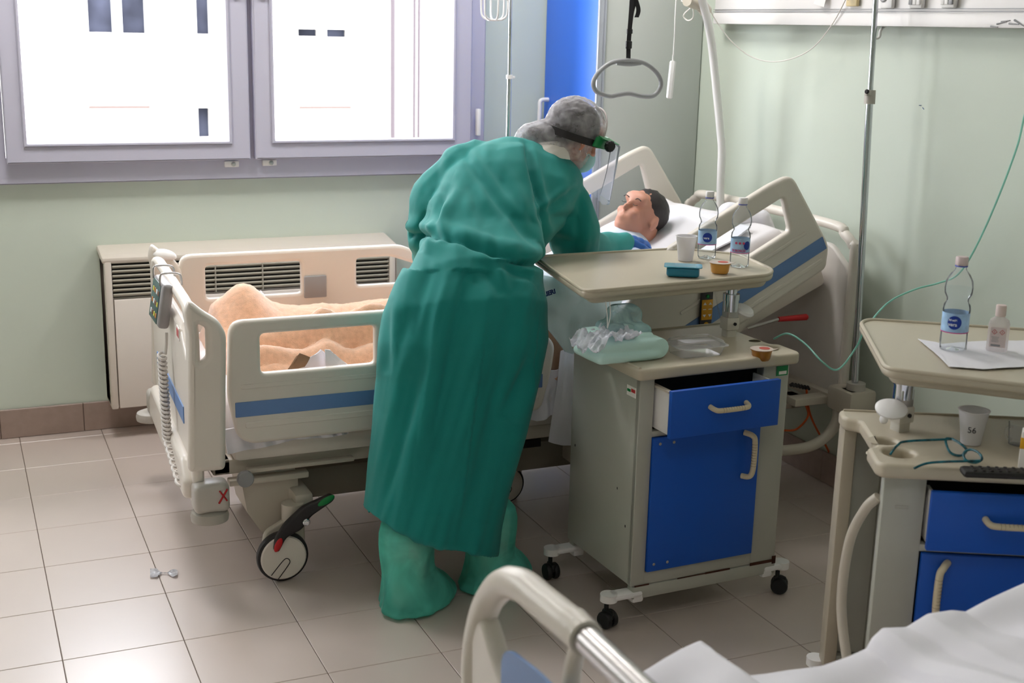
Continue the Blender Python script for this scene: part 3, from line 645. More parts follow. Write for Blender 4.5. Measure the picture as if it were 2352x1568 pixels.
def hand(wrist, dirv, palmn, s=1.0, curl=.5, side=1):
    """palm, four unequal bent fingers and a thumb leaving the side of the palm"""
    d = Vector(dirv).normalized(); n = Vector(palmn); sd = d.cross(n).normalized()*side; n = (sd.cross(d) if side > 0 else d.cross(sd)).normalized()
    w_ = Vector(wrist); out = [capsule(w_, w_+d*.05*s+sd*.012*s, .026*s, .024*s), capsule(w_+d*.03*s-sd*.015*s, w_+d*.075*s-sd*.026*s, .018*s, .015*s), capsule(w_+d*.03*s+sd*.012*s, w_+d*.08*s+sd*.026*s, .018*s, .014*s), capsule(w_+d*.06*s-sd*.02*s, w_+d*.075*s+sd*.022*s, .016*s, .016*s)]
    for k, (o, L_) in enumerate([(.033, .070), (.012, .082), (-.011, .077), (-.032, .058)]):
        b = w_+d*(.085-.004*abs(k-1.3))*s+sd*o*s; dd = d.copy(); ln = [L_*.45, L_*.32, L_*.25]; r = .0098*s if k < 3 else .0085*s
        for j in range(3):
            dd = (dd - n*math.tan(curl*(.5+.35*j))).normalized(); e = b+dd*ln[j]*s; out.append(capsule(b, e, r, r*.92, 10)); b = e; r *= .92
    b = w_+d*.025*s+sd*.028*s; e = b+(d*.6+sd*.75-n*.35).normalized()*.042*s; out.append(capsule(b, e, .015*s, .0115*s, 10)); e2 = e+(d*.9+sd*.15-n*.4).normalized()*.034*s; out.append(capsule(e, e2, .0115*s, .009*s, 10))
    return join(*out)
# ---- patient
pt = thing('person', (2.1, -.82, .60), 'patient lying in the raised bed with head on the white pillow', 'person')
HP = frame((2.245, -.80, 1.02), (-.72, -.28, .62), (.66, .1, .78))
body = join(headmesh(HP), chain([((2.27, -.80, .97), .052), ((2.20, -.80, .90), .058)]), chain([((2.16, -.80, .85), .13), ((1.98, -.80, .77), .14), ((1.78, -.82, .67), .14)]),
            chain([((2.14, -.98, .86), .062), ((1.98, -1.10, .74), .048), ((1.80, -1.04, .76), .038), ((1.76, -1.02, .765), .03)]), chain([((2.14, -.62, .86), .062), ((1.98, -.52, .74), .048), ((1.82, -.60, .76), .034)]),
            chain([((1.72, -.92, .62), .08), ((1.35, -1.0, .63), .050), ((.95, -1.0, .615), .035), ((.88, -1.0, .64), .025)]), chain([((1.72, -.72, .62), .08), ((1.30, -.63, .645), .05), ((.85, -.64, .62), .035), ((.76, -.65, .70), .028)]),
            hand((1.76, -1.02, .765), (-1, .15, -.1), (0, -.1, 1), .95, .35), hand((1.82, -.60, .76), (-1, -.25, -.05), (0, 0, 1), .95, .35, -1))
pbdy = link('body', remesh(body, .0075, 3), SKIN, pt)
for a_ in (-1, 1): link('eyelash', tube([HP @ Vector((a_*.031+x_, .0905-abs(x_)*.3, .010-z_)) for x_, z_ in [(-.012, -.001), (-.005, .003), (.005, .003), (.012, -.001)]], .0011), HAIR, pbdy)
for a_ in (-1, 1): link('eyebrow', tube([HP @ Vector((a_*.031+x_, .094-abs(x_)*.4, .034-z_)) for x_, z_ in [(-.016, .003), (0, -.001), (.016, .003)]], .0017), HAIR, pbdy)
hair = ell((0, -.022, .048), (.080, .092, .082), seg=28, fn=lambda p: p*(1+.05*nz(p, 5, 1))); hair.transform(HP)
link('hair', hair, HAIR, pt)
link('hospital_gown', remesh(join(chain([((2.16, -.80, .855), .142), ((1.98, -.80, .775), .155), ((1.72, -.82, .67), .16)]), chain([((2.14, -.98, .86), .072), ((2.02, -1.08, .77), .064)]), chain([((2.14, -.62, .86), .072), ((2.02, -.53, .77), .064)])), .010, 6), mat('patient_gown', (214, 222, 236), .8, bump=.3, bscale=400, var=.06, vscale=20), pt)
# ---- nurse
nu = thing('person', (1.15, -1.62, 0), 'nurse in a long teal gown, hair cap and face shield bending over the bed', 'person')
def P3(px, py, y): return PY(px, py, y)
FH = (CR*.80 + Vector((CF.x, CF.y, 0)).normalized()*.50 - Vector((0, 0, 1))*.42)
HC = PY(1316, 318, -1.20)
HM = frame(HC, FH, Vector((0, 0, 1))*.9 + CR*.30)
neckp = PY(1236, 372, -1.24)
shL, shR = PY(1070, 410, -1.17), PY(1292, 462, -1.22)
hipc = Vector((1.20, -1.56, .84)); chest = PY(1180, 440, -1.19); waist = PY(1090, 600, -1.44)
elR = PY(1322, 556, -1.21); wrR = PY(1432, 556, -1.02); elL = PY(1004, 565, -1.08); wrL = Vector((1.45, -.86, .92))
NB = join(headmesh(HM, 1.0), chain([(HC-Vector(FH).normalized()*.04-Vector((0, 0, .05)), .055), (neckp, .060), (chest.lerp(neckp, .75), .07)]),
          chain([(shL.lerp(shR, .25), .06), (shL.lerp(shR, .75), .06)]), chain([(chest, .095), (waist, .095), (hipc, .12)]),
          chain([(hipc+Vector((-.09, 0, -.04)), .08), (Vector((1.06, -1.60, .48)), .055), (Vector((.99, -1.695, .12)), .034), (Vector((1.03, -1.665, .05)), .026)]),
          chain([(hipc+Vector((.09, 0, -.04)), .08), (Vector((1.23, -1.56, .48)), .055), (Vector((1.28, -1.645, .12)), .034), (Vector((1.32, -1.61, .05)), .026)]),
          chain([(shR, .05), (PY(1316, 530, -1.22), .040), (elR, .036), (PY(1372, 575, -1.12), .030), (wrR, .026)]), chain([(shL, .05), (PY(1003, 470, -1.14), .045), (elL, .036), (wrL, .026)]))
nb = link('body', remesh(NB, .008, 3), SKIN, nu)
eyes(HM, nb)
GL = mat('blue_nitrile_glove', (40, 96, 172), .45)
link('glove', remesh(hand(wrR, (PY(1500, 545, -.92)-wrR), (-.3, -.2, 1), .98, .42), .0045, 2), GL, nu)
link('glove', remesh(hand(wrL, (1, .15, .05), (0, 0, 1), .98, .42, -1), .0045, 2), GL, nu)
# gown: rings from the outline, half-width a, half-depth t, then one skin with folds
def ring(Lp, Rp, y, t, n=40, p=2.3, yR=None):
    A = PY(*Lp, y); B = PY(*Rp, y if yR is None else yR); c = (A+B)/2; a = (B-A)/2; return c, a, t, n, p
def ringpts(c, a, t, n, p, nrm):
    b = nrm.cross(a).normalized()*t; out = []
    for i in range(n):
        th_ = 2*PI*i/n; ct, st = math.cos(th_), math.sin(th_)
        out.append(c + a*math.copysign(abs(ct)**(2/p), ct) + b*math.copysign(abs(st)**(2/p), st))
    return out
RG = [ring((834, 1176), (1134, 1262), -1.63, .18), ring((846, 1064), (1158, 1104), -1.62, .18), ring((862, 962), (1188, 977), -1.61, .185), ring((876, 870), (1212, 868), -1.59, .19), ring((877, 790), (1234, 775), -1.58, .205),
      ring((888, 715), (1238, 705), -1.56, .20), ring((914, 655), (1232, 650), -1.52, .18), ring((942, 607), (1226, 612), -1.47, .155), ring((968, 570), (1236, 590), -1.42, .155), ring((975, 520), (1256, 560), -1.36, .165),
      ring((994, 455), (1290, 520), -1.29, .165), ring((1028, 392), (1322, 468), -1.24, .155), ring((1075, 345), (1330, 428), -1.20, .13), ring((1130, 322), (1318, 405), -1.18, .10), ring((1186, 322), (1292, 396), -1.17, .07)]
cs = [r[0] for r in RG]; rings = []
for i, r in enumerate(RG):
    nrm = (cs[min(i+1, len(cs)-1)]-cs[max(i-1, 0)]).normalized(); nrm = (nrm - r[1].normalized()*nrm.dot(r[1].normalized())).normalized(); rings.append(ringpts(*r, nrm))
torso = loft(rings)
sl = [torso,
      chain([(PY(1092, 372, -1.19), .075), (PY(1062, 392, -1.18), .090), (PY(1003, 462, -1.15), .100), (PY(996, 540, -1.12), .092), (PY(1004, 580, -1.06), .085)]),
      chain([(PY(1004, 575, -1.06), .085), (Vector((1.34, -.90, .93)), .06)]),
      chain([(PY(1296, 462, -1.24), .085), (PY(1318, 530, -1.24), .090), (PY(1322, 562, -1.22), .082)]), chain([(PY(1318, 556, -1.22), .075), (PY(1372, 572, -1.12), .056), (wrR, .042)])]
gm = remesh(join(*sl), .0065, 8, .5)
def seg_d(p, a, b):
    ax, ay = a; bx, by = b; dx, dy = bx-ax, by-ay; t = ((p[0]-ax)*dx+(p[1]-ay)*dy)/(dx*dx+dy*dy); t = max(0, min(1, t)); qx, qy = ax+t*dx, ay+t*dy
    s = (p[0]-ax)*dy-(p[1]-ay)*dx; return math.hypot(p[0]-qx, p[1]-qy), t, s
def gown_folds(me):
    me.update(); N = [v.normal.copy() for v in me.vertices]
    CREASE = [((1206, 330), (1252, 590), 9, .010), ((1060, 350), (1235, 600), 10, .007), ((1035, 420), (985, 520), 12, .010), ((1230, 500), (1335, 425), 8, .006), ((1335, 455), (1322, 590), 10, .006),
              ((1120, 370), (1215, 560), 12, .005), ((1075, 420), (1120, 520), 14, .004), ((985, 480), (965, 580), 9, .008), ((1010, 440), (1000, 560), 9, .008), ((1255, 500), (1330, 500), 10, .005), ((1255, 545), (1330, 560), 10, .005)]
    SK = [((985, 590), (900, 860), 16, .006), ((1010, 600), (930, 1000), 22, .006), ((1110, 600), (1150, 680), 12, .006), ((1150, 610), (1215, 640), 9, .007), ((900, 700), (885, 860), 9, .006), ((1060, 700), (1000, 1180), 30, .007), ((1215, 820), (1160, 960), 12, .009), ((1180, 700), (1110, 1200), 26, .006), ((945, 850), (890, 1150), 16, .005)]
    for i, v in enumerate(me.vertices):
        px, py = PR(v.co); d = 0; n = N[i]; facing = smooth(-.1, .35, -n.dot((v.co-CLOC).normalized()))
        # belt line from the left waist to the right elbow
        belt = lerp(540, 605, smooth(985, 1225, px)); q = (py-belt)
        if 940 < px < 1260: 
            d -= .020*math.exp(-(q/6.5)**2); d += .016*math.exp(-((q+22)/15)**2)*(.85+.2*math.sin(px*.035)); d += .004*math.exp(-((q-20)/12)**2)
            d += .0022*math.sin(px*.10+py*.05)*math.exp(-(q/45)**2)
        if facing > 0:
            for a, b, w_, h in CREASE+SK:
                if abs(py-(a[1]+b[1])/2) > 330: continue
                dd, t, s = seg_d((px, py), a, b); f = math.sin(PI*min(1, max(.02, t)))**.5
                if dd < 60: d += 1.6*facing*h*f*(-math.exp(-(dd/w_)**2) + .7*math.exp(-((dd-w_*1.9)/w_)**2)*(1 if s > 0 else .35))
            # lapped back panel, its edge running from the neck to the waist
            e = lerp(1206, 1250, smooth(330, 590, py)) + 4*math.sin(py*.03)
            if 325 < py < 600: d += .020*facing*smooth(e+3.5, e-2.5, px)*smooth(1100, 1200, px)*smooth(325, 350, py)
        # gathered arms and a loose skirt
        if py < 620: d += .010*nz((px*.020, py*.006+px*.006, 0), 1, 3)*(.5+.8*smooth(1080, 980, px)) + .004*nz((px*.05, py*.02, 0), 1, 8)
        else: d += .022*nz((px*.014+py*.004, py*.0022, 0), 1, 6) + .007*nz((px*.045+py*.012, py*.004, 0), 1, 2)
        v.co += n*d
    me.update(); return me
gw = gown_folds(gm)
bm = bmesh.new(); bm.from_mesh(gw)   # open the hem: cut the cap under the skirt
dl = [f for f in bm.faces if f.normal.z < -.85 and f.calc_center_median().z < .45]
bmesh.ops.delete(bm, geom=dl, context='FACES'); gw = tomesh(bm)
gn = link('gown', applymods(gw, [('SMOOTH', dict(iterations=1, factor=.3)), ('SOLIDIFY', dict(thickness=.003, offset=-1))]), GOWN, nu, auto=False)
# white collar of the suit worn under the gown
cr = [PY(1200, 340, -1.20), PY(1204, 366, -1.25), PY(1226, 384, -1.29), PY(1262, 392, -1.29), PY(1296, 404, -1.25), PY(1310, 400, -1.19), PY(1290, 360, -1.12), PY(1230, 330, -1.12)]
link('white_collar', tube(cr, .017, closed=True, n=6), mat('white_coverall', (226, 220, 212), .8), nu)
# hair and see-through cap
def H(me): me.transform(HM); return me
hr_ = join(H(ell((0, -.022, .042), (.081, .097, .086), seg=28)), H(ell((-.012, -.092, -.052), (.052, .05, .050), seg=24)), H(capsule((0, -.06, -.03), (-.01, -.122, -.062), .06, .052)))
link('hair', remesh(hr_, .006, 3), HAIR, nu)
cpm = join(H(ell((0, -.014, .042), (.092, .108, .098), seg=40)), H(capsule((0, -.07, -.03), (-.012, -.132, -.066), .074, .062, 24)), H(capsule((0, -.02, -.02), (0, .02, -.035), .086, .075, 24)))
cpm = remesh(cpm, .005, 3)
Hi = HM.inverted(); bm = bmesh.new(); bm.from_mesh(cpm); dl = []
for f in bm.faces:
    p = Hi @ f.calc_center_median()
    if p.y > .045 and p.z < .045 + .0*p.x: dl.append(f)
bmesh.ops.delete(bm, geom=dl, context='FACES')
for v in bm.verts:
    p = Hi @ v.co; v.co += (v.co-HC).normalized()*(.003*nz((p.x*60, p.y*25, p.z*60), 1, 2)+.0025*nz(p, 110, 1))
clear_mat('nonwoven_cap', k=.1, rough=.4, film=((236, 232, 238), .38, 26))
link('hair_cap', tomesh(bm), MATS['nonwoven_cap'], nu, auto=False)
def onhead(ang, z, r=1.0, dx=0): return HM @ Vector((.100*r*math.sin(ang), -.008+.117*r*math.cos(ang), z))
link('coverall_collar', remesh(join(chain([(neckp-Vector((.02, 0, .02)), .080), (HC.lerp(neckp, .62)-Vector((0, 0, .012)), .066)])), .006, 3), mat('white_coverall', (226, 220, 212), .8), nu)
sm_ = tube([HM @ Vector((x_, .035, .042)) if 0 else HM @ Vector((.094*math.sin(a), .045, .040+.097*math.cos(a)*.93)) for x_, a in [(0, k*.2-1.5) for k in range(16)]], .0035, n=3)
link('cap_elastic', sm_, mat('cap_elastic', (205, 196, 194), .7), nu)
# face shield: strap, green brow guard, knobs, clear visor
def band(z0, hgt, a0, a1, r=1.02, n=40, tilt=0.0, th=.004):
    def f(u, v):
        a = lerp(a0, a1, u); return onhead(a, z0 + tilt*math.cos(a) + (v-.5)*hgt, r + .03*math.cos(a)*0)
    return grid(n, 2, f, th)
fs = link('face_shield_strap', band(.012, .024, .95, 2*PI-.95, 1.03, tilt=.018), DARKP, nu)
gb = link('brow_guard', join(band(.022, .034, -1.45, 1.45, 1.13, 30, tilt=.012, th=.006),
     grid(24, 6, lambda u, v: (lambda a, k: HM @ Vector((.105*k*math.sin(a)*(1+.0*v), -.008+(.120+.052*v)*math.cos(a), .042+.012*math.cos(a)-.004*v)))(lerp(-1.35, 1.35, u), 1+.16*v), .004)), mat('green_brow_guard', (24, 130, 72), .35), fs)
for a in (-1, 1):
    c_ = HM @ Vector((a*.118, .062, .030)); ax = (HM.to_3x3() @ Vector((a, .1, 0)))
    link('knob', lathe([(.012, -.004), (.018, 0), (.019, .012), (.015, .017), (.006, .018)], n=24, M=axisM(c_, c_+ax), wav=lambda t, z: 1+.05*math.cos(t*12)), BLACK, fs)
    link('strap_clip', box((0, 0, 0), (.007, .020, .036), .003), DARKP, fs).matrix_local = W(fs).inverted() @ HM @ Matrix.Translation((a*.106, .030, .022))
def visor(u, v):
    a = lerp(-1.32, 1.32, u); wd = 1-.30*v*v*smooth(0, 1, abs(u-.5)*2)
    return HM @ Vector((.122*math.sin(a)*wd, .030+.135*math.cos(a)*(1-.12*v)+.085*v, .046-v*(.205-.03*abs(math.sin(a)))))
clear_mat('visor_plastic', (.98, .98, 1), k=.05, rough=.03, film=((235, 240, 255), .12))
link('visor', grid(40, 24, visor, .0012), MATS['visor_plastic'], fs, auto=False)
mk = H(ell((0, .058, -.048), (.058, .055, .050), seg=28, fn=lambda p: p if p.y > -.2 else p*.92))
bm = bmesh.new(); bm.from_mesh(mk); bmesh.ops.delete(bm, geom=[f for f in bm.faces if (Hi @ f.calc_center_median()).y < .030], context='FACES')
mk = link('surgical_mask', applymods(tomesh(bm), [('SOLIDIFY', dict(thickness=.002))]), mat('mask_teal', (170, 214, 214), .8), nu)
for a in (-1, 1):
    link('mask_loop', tube([HM @ Vector((a*.052, .045, -.030)), HM @ Vector((a*.074, .012, -.012)), HM @ Vector((a*.084, -.012, .006)), HM @ Vector((a*.078, -.004, -.030)), HM @ Vector((a*.052, .044, -.068))], .0022, n=5), WHITEP, mk)
# sleeve cuff of the thin protective gown below
clear_mat('boot_cover_film', (.8, .97, .93), k=.1, rough=.5, film=((112, 226, 208), .66, 7))
WHT = mat('white_trouser', (222, 224, 216), .85, bump=.3, bscale=200)
def leg(px_l, px_r, dy, name_seed):
    pass
def boot(cx, cy, ang, seed, tallz=.36):
    R = Matrix.Translation((cx, cy, 0)) @ Matrix.Rotation(ang, 4, 'Z')
    secs = [(.004, .105, .165, .058), (.012, .106, .168, .060), (.035, .096, .150, .060), (.075, .085, .125, .045), (.115, .074, .082, .012), (.17, .082, .080, .0), (.25, .088, .084, 0), (.30, .072, .070, 0)]
    rg = []
    for z, a, b, oy in secs:
        pts_ = []
        for i in range(48):
            t = 2*PI*i/48; k = 1+.13*nz((math.cos(t)*1.6, math.sin(t)*1.6, z*9), 1, seed)+.11*(1 if z > .02 else 1.3)*nz((math.cos(t)*5, math.sin(t)*5, z*16), 1, seed+3)
            pts_.append(R @ Vector((a*k*math.cos(t), oy+b*k*math.sin(t)*(1.0 if math.sin(t) > 0 else .95), z+.006*nz((t*2, z, 1), 1, seed)*(z > .02))))
        rg.append(pts_)
    me = applymods(loft(rg), [('SUBSURF', dict(levels=1, render_levels=1))]); me.transform(Matrix.Translation((0, 0, .001)))
    bc = link('boot_cover', me, MATS['boot_cover_film'], nu, auto=False)
    link('trouser_leg', remesh(chain([(R @ Vector((0, 0, .10)), .060), (R @ Vector((0, 0, .22)), .068), (R @ Vector((0, .0, .24)), .058)]), .01, 2), WHT, nu)
    link('shoe', remesh(join(chain([(R @ Vector((0, -.02, .040)), .034), (R @ Vector((0, .05, .038)), .034), (R @ Vector((0, .11, .032)), .026)])), .008, 2), mat('white_clog', (200, 205, 200), .5), nu)
boot(.99, -1.695, -.95, 2)
boot(1.28, -1.645, -.85, 9)
# ================================================================== BEDSIDE CABINETS
CT = mat('cabinet_top_beige', (192, 182, 162), .35, bump=.05, bscale=500)
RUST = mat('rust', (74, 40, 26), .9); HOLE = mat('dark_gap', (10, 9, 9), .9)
def twin_castor(root, x, y, ang):
    M = Matrix.Translation((x, y, 0)) @ Matrix.Rotation(ang, 4, 'Z')
    ms = []
    for a in (-1, 1):
        m = lathe([(.006, -.009), (.024, -.009), (.0268, -.004), (.0268, .004), (.022, .009), (.006, .010)], n=26, M=M @ planeM((a*.013, 0, .027), (0, 1, 0), (0, 0, 1))); ms.append(m)
    c = box((0, .0, .042), (.018, .042, .030), .008); c.transform(M); s = rod((0, .008, .05), (0, .008, .076), .007); s.transform(M)
    link('castor', join(*ms, c, s), BLACK, root, world=False)
def cabinet(name, loc, rz, flip, label, drawer_out=.075, doorh=.16, full=True):
    """local frame: x across, -y is the front; flip=+1: strip and cup holders on the right"""
    r = thing(name, loc, label, 'bedside cabinet', rz)
    w_, d_, z0, z1 = .54, .40, .125, .765; X = lambda v: v*flip
    def A(nm, me, m, p=r, **k): return link(nm, me, m, p, world=False, **k)
    def bb_(xa, xb, ya, yb, za, zb, bev=.003): return b2(min(X(xa), X(xb)), max(X(xa), X(xb)), ya, yb, za, zb, bev)
    f = -d_/2
    # sheet-metal body: left wall, back, right wide strip, bottom, rails
    body = A('body', join(bb_(-.262, -.248, f, d_/2, z0, z1), bb_(-.25, .26, d_/2-.012, d_/2, z0, z1), bb_(-.262, -.215, f-.002, f+.02, z0, z1, .002), bb_(.165, .26, f-.002, f+.03, z0, z1, .004), bb_(.165, .18, f, d_/2, z0, z1),
                  bb_(-.22, .17, f-.001, f+.018, z0, z0+.038, .001), bb_(-.22, .17, f-.001, f+.018, .585, .602, .001), bb_(-.25, .17, f, d_/2, z0, z0+.01), bb_(-.25, .17, f+.02, d_/2, .590, .598)), GRAYPAINT)
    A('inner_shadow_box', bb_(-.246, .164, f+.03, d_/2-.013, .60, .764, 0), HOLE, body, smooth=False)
    A('plinth_rail', bb_(-.255, .262, f-.004, f+.03, .082, .123, .004), GRAYPAINT)
    A('plinth_rail', bb_(-.255, .262, d_/2-.03, d_/2, .082, .123, .004), GRAYPAINT)
    # worn, rusty joint
    for a, b, h in [(-.25, -.20, .003), (-.1, .0, .0018), (.0, .09, .0035), (.165, .262, .006), (.248, .262, .016)]:
        A('rust_spot', bb_(a, b, f-.0045, f-.0035, .124-h*.6, .124+h, 0), RUST, body, smooth=False)
    # curved guard at the strip side, a back leg panel
    A('guard_bar', tube([(X(.262), f+.03, .70), (X(.285), f+.05, .66), (X(.305), f+.09, .56), (X(.308), f+.10, .40), (X(.29), f+.06, .27), (X(.264), f+.03, .18)], .012), CREAM2)
    A('back_leg_panel', bb_(.258, .292, d_/2-.07, d_/2, .10, .764, .008), mat('cabinet_leg_beige', (176, 166, 148), .45))
    # top with raised lip, cup recesses
    to = [(X(-.285), f-.03, .02), (X(.27), f-.03, .015), (X(.285), f-.01, .01), (X(.285), f+.09, .012), (X(.262), f+.10, .01), (X(.262), d_/2-.10, .012), (X(.300), d_/2-.08, .02), (X(.300), d_/2-.01, .02), (X(-.285), d_/2-.01, .02)]
    cup = [(X(.218)+.036*math.cos(t*PI/8), f+.062+.036*math.sin(t*PI/8), 0) for t in range(16)]
    cup2 = [(X(.235)+.030*math.cos(t*PI/8), f+.145+.026*math.sin(t*PI/8), 0) for t in range(16)]
    if flip < 0: to, cup, cup2 = to[::-1], cup, cup2
    tp = A('worktop', plate(to, [cup, cup2], r=.02, th=.034, bev=.009, hr=0, M=MXY(.782)), CT)
    A('recess_floor', join(lathe([(.037, 0), (.037, .004)], c=(X(.218), f+.062, .766)), lathe([(.031, 0), (.031, .004)], c=(X(.235), f+.145, .766))), CT, tp)
    A('worktop_lip', join(*[tube([Vector((X(a), b, .799)) for a, b in L_], .0045, smooth=False) for L_ in [[(-.275, f-.018), (-.275, d_/2-.02), (.288, d_/2-.02)]]]), CT, tp)
    # drawer, pulled out a little
    dy = -drawer_out
    dw = A('drawer', bb_(-.212, .163, f+dy-.016, f+dy, .605, .745, .002), BLUE)
    A('drawer_box', join(bb_(-.207, -.200, f+dy, f+.2, .615, .735, .001), bb_(.15, .157, f+dy, f+.2, .615, .735, .001), bb_(-.207, .157, f+dy, f+.2, .612, .618, 0)), WHITEP, dw)
    A('drawer_runner', bb_(-.214, -.200, f+dy, f+.05, .735, .742, .001), CREAM2, dw)
    hx = X(-.02); A('drawer_handle', tube([(hx-.062, f+dy-.016, .688), (hx-.058, f+dy-.036, .684), (hx-.040, f+dy-.042, .681), (hx+.040, f+dy-.042, .681), (hx+.058, f+dy-.036, .684), (hx+.062, f+dy-.016, .688)], .0075, n=6), HANDLE, dw)
    A('grip_rings', join(*[disc((hx-.036+k*.009, f+dy-.042, .681), (1, 0, 0), .0079, .001, .0002) for k in range(9)]), mat('handle_groove', (150, 132, 100), .6), dw)
    # door
    do = A('door', bb_(-.214, .162, f-.012, f+.004, z0+.042, .583, .002), BLUE)
    kx = X(.125) ; A('door_handle', tube([(kx-X(.022), f-.012, .565), (kx-X(.008), f-.034, .560), (kx, f-.038, .54), (kx, f-.038, .46), (kx-X(.008), f-.034, .432), (kx-X(.022), f-.012, .428)], .0085, n=6), HANDLE, do)
    A('grip_rings', join(*[disc((kx, f-.038, .465+k*.0085), (0, 0, 1), .0089, .001, .0002) for k in range(9)]), MATS['handle_groove'], do)
    for qx, qz in [(-.192, .565), (-.145, .565), (-.192, .19), (-.145, .19)]: A('hinge_screw', disc((X(qx), f-.012, qz-.0), (0, -1, 0), .0045, .002, .0008), STEEL, do)
    for a, b, ang in [(-1, -1, .3), (-1, 1, 0), (1, -1, .9), (1, 1, .4)]:
        x_ = X(-.325 if a < 0 else .300); y_ = b*(d_/2-.015)
        A('castor_bracket', join(b2(min(x_, X(a*.22)), max(x_, X(a*.22)), y_-.024, y_+.024, .088, .108, .009), rod((x_, y_, .086), (x_, y_, .108), .026), b2(min(X(a*.255), X(a*.215)), max(X(a*.255), X(a*.215)), y_-.02, y_+.02, .07, .10, .008)), WHITEP)
        twin_castor(r, x_, y_, ang)
    return r, A, X
cab1, A1, X1 = cabinet('bedside_cabinet', (1.825, -1.835, 0), 0.03, 1, 'grey bedside cabinet with blue door and open drawer, beside the occupied bed')
gs = A1('green_sticker', box((.232, -.2035, .742), (.042, .001, .030)), mat('sticker_green', (24, 130, 74), .5), smooth=False)
A1('sticker_label', box((.234, -.2043, .736), (.028, .001, .010)), PAPER, gs, smooth=False)
me = text('ASSET', .008, Matrix.Translation((.232, -.2045, .750)) @ Matrix.Rotation(PI/2, 4, 'X')) if False else None
st = A1('maker_sticker', box((-.2625, -.155, .715), (.0012, .050, .030)), PAPER, smooth=False)
A1('sticker_print', join(box((-.2634, -.166, .719), (.0008, .022, .010)),), mat('print_red2', (200, 50, 50), .5), st, smooth=False)
A1('sticker_print', join(box((-.2634, -.142, .716), (.0008, .018, .008)),), GREENP, st, smooth=False)
for y_, z_ in [(-.10, .40), (-.155, .30), (.17, .45)]: A1('paint_chip', box((-.2624, y_, z_), (.0008, .004, .007), 0), DARKP, smooth=False)
A1('embossed_mark', box((.215, -.2026, .700), (.03, .0012, .007), .0005), GRAYPAINT)
cab2, A2, X2 = cabinet('bedside_cabinet', (2.022, -2.880, 0), math.radians(-28), -1, 'grey bedside cabinet with cup holders, at the right edge beside the near bed', drawer_out=.03)
A2('embossed_mark', box((-.215, -.2026, .690), (.03, .0012, .007), .0005), GRAYPAINT)
# ---- swivel trays on their posts
def tray(loc, rz, outline, label, post, z=.985, name='overbed_tray', pivz=.80):
    t = thing(name, loc, label, 'tray', rz)
    T = t.matrix_world
    def A(nm, me, m, p=t, **k): return link(nm, me, m, p, world=True, **k)
    A('tray_top', join(plate(outline, r=.04, th=.022, bev=.009, M=MXY(z)), plate([(a*.93+b_[0]*.07, c_*.93+b_[1]*.07, .03) for (a, c_), b_ in [(o[:2], (sum(q[0] for q in outline)/len(outline), sum(q[1] for q in outline)/len(outline))) for o in outline]], r=.03, th=.024, bev=.008, M=MXY(z-.018))), CT)
    n_ = len(outline); rp = roundpoly(outline, .04); cx = sum(p.x for p in rp)/len(rp); cy = sum(p.y for p in rp)/len(rp)
    rim = [Vector((cx+(p.x-cx)*.985, cy+(p.y-cy)*.985, z+.011)) for p in rp]
    A('tray_rim', tube(rim, .006, closed=True, smooth=False), CT)
    px, py = post
    A('post', join(rod((px, py, .785), (px, py, z-.02), .017), rod((px, py, .915), (px, py, .935), .026), rod((px, py, .88), (px, py, .915), .024, .024)), CHROME)
    A('post_block', join(box((px, py, .868), (.038, .038, .075), .004), ), STEEL)
    A('clamp', join(box((px, py, .842), (.046, .046, .042), .006), box((px, py, .805), (.034, .034, .045), .003)), mat('clamp_white', (205, 200, 190), .4))
    A('clamp_screw', disc((px+.004, py-.024, .842), (0, -1, 0), .005, .002), DARKP)
    return t, A
def xy(px, py, z): p = PZ(px, py, z); return (p.x, p.y)
t1o = [xy(1222, 597, .985), xy(1340, 680, .985), xy(1770, 640, .985), xy(1778, 628, .985), xy(1700, 592, .985), xy(1560, 578, .985)]
tr1, AT1 = tray((2.02, -1.80, .785), 0, t1o, 'beige swivel tray above the bedside cabinet next to the nurse', (2.020, -1.80))
AT1('lock_knob', join(lathe([(.008, 0), (.030, .004), (.033, .012), (.028, .020)], n=28, M=axisM((2.066, -1.80, .868), (2.078, -1.83, .93)))), WHITEP)
t2o = [xy(1972, 750, .955), xy(2030, 858, .955), xy(2362, 898, .955), xy(2700, 925, .955), xy(2700, 800, .955), xy(2352, 766, .955), xy(1990, 742, .955)]
tr2, AT2 = tray((1.876, -2.76, .785), 0, t2o, 'beige swivel tray over the right-hand bedside cabinet', (1.880, -2.765), z=.955)
AT2('lock_knob', join(lathe([(.006, 0), (.036, .004), (.038, .010), (.03, .016)], n=28, M=axisM(PY(2046, 945, -2.79), PY(2046, 945, -2.79)+Vector((-.02, -.03, .09)))), ell(PY(2030, 962, -2.80), (.010, .010, .012))), WHITEP)
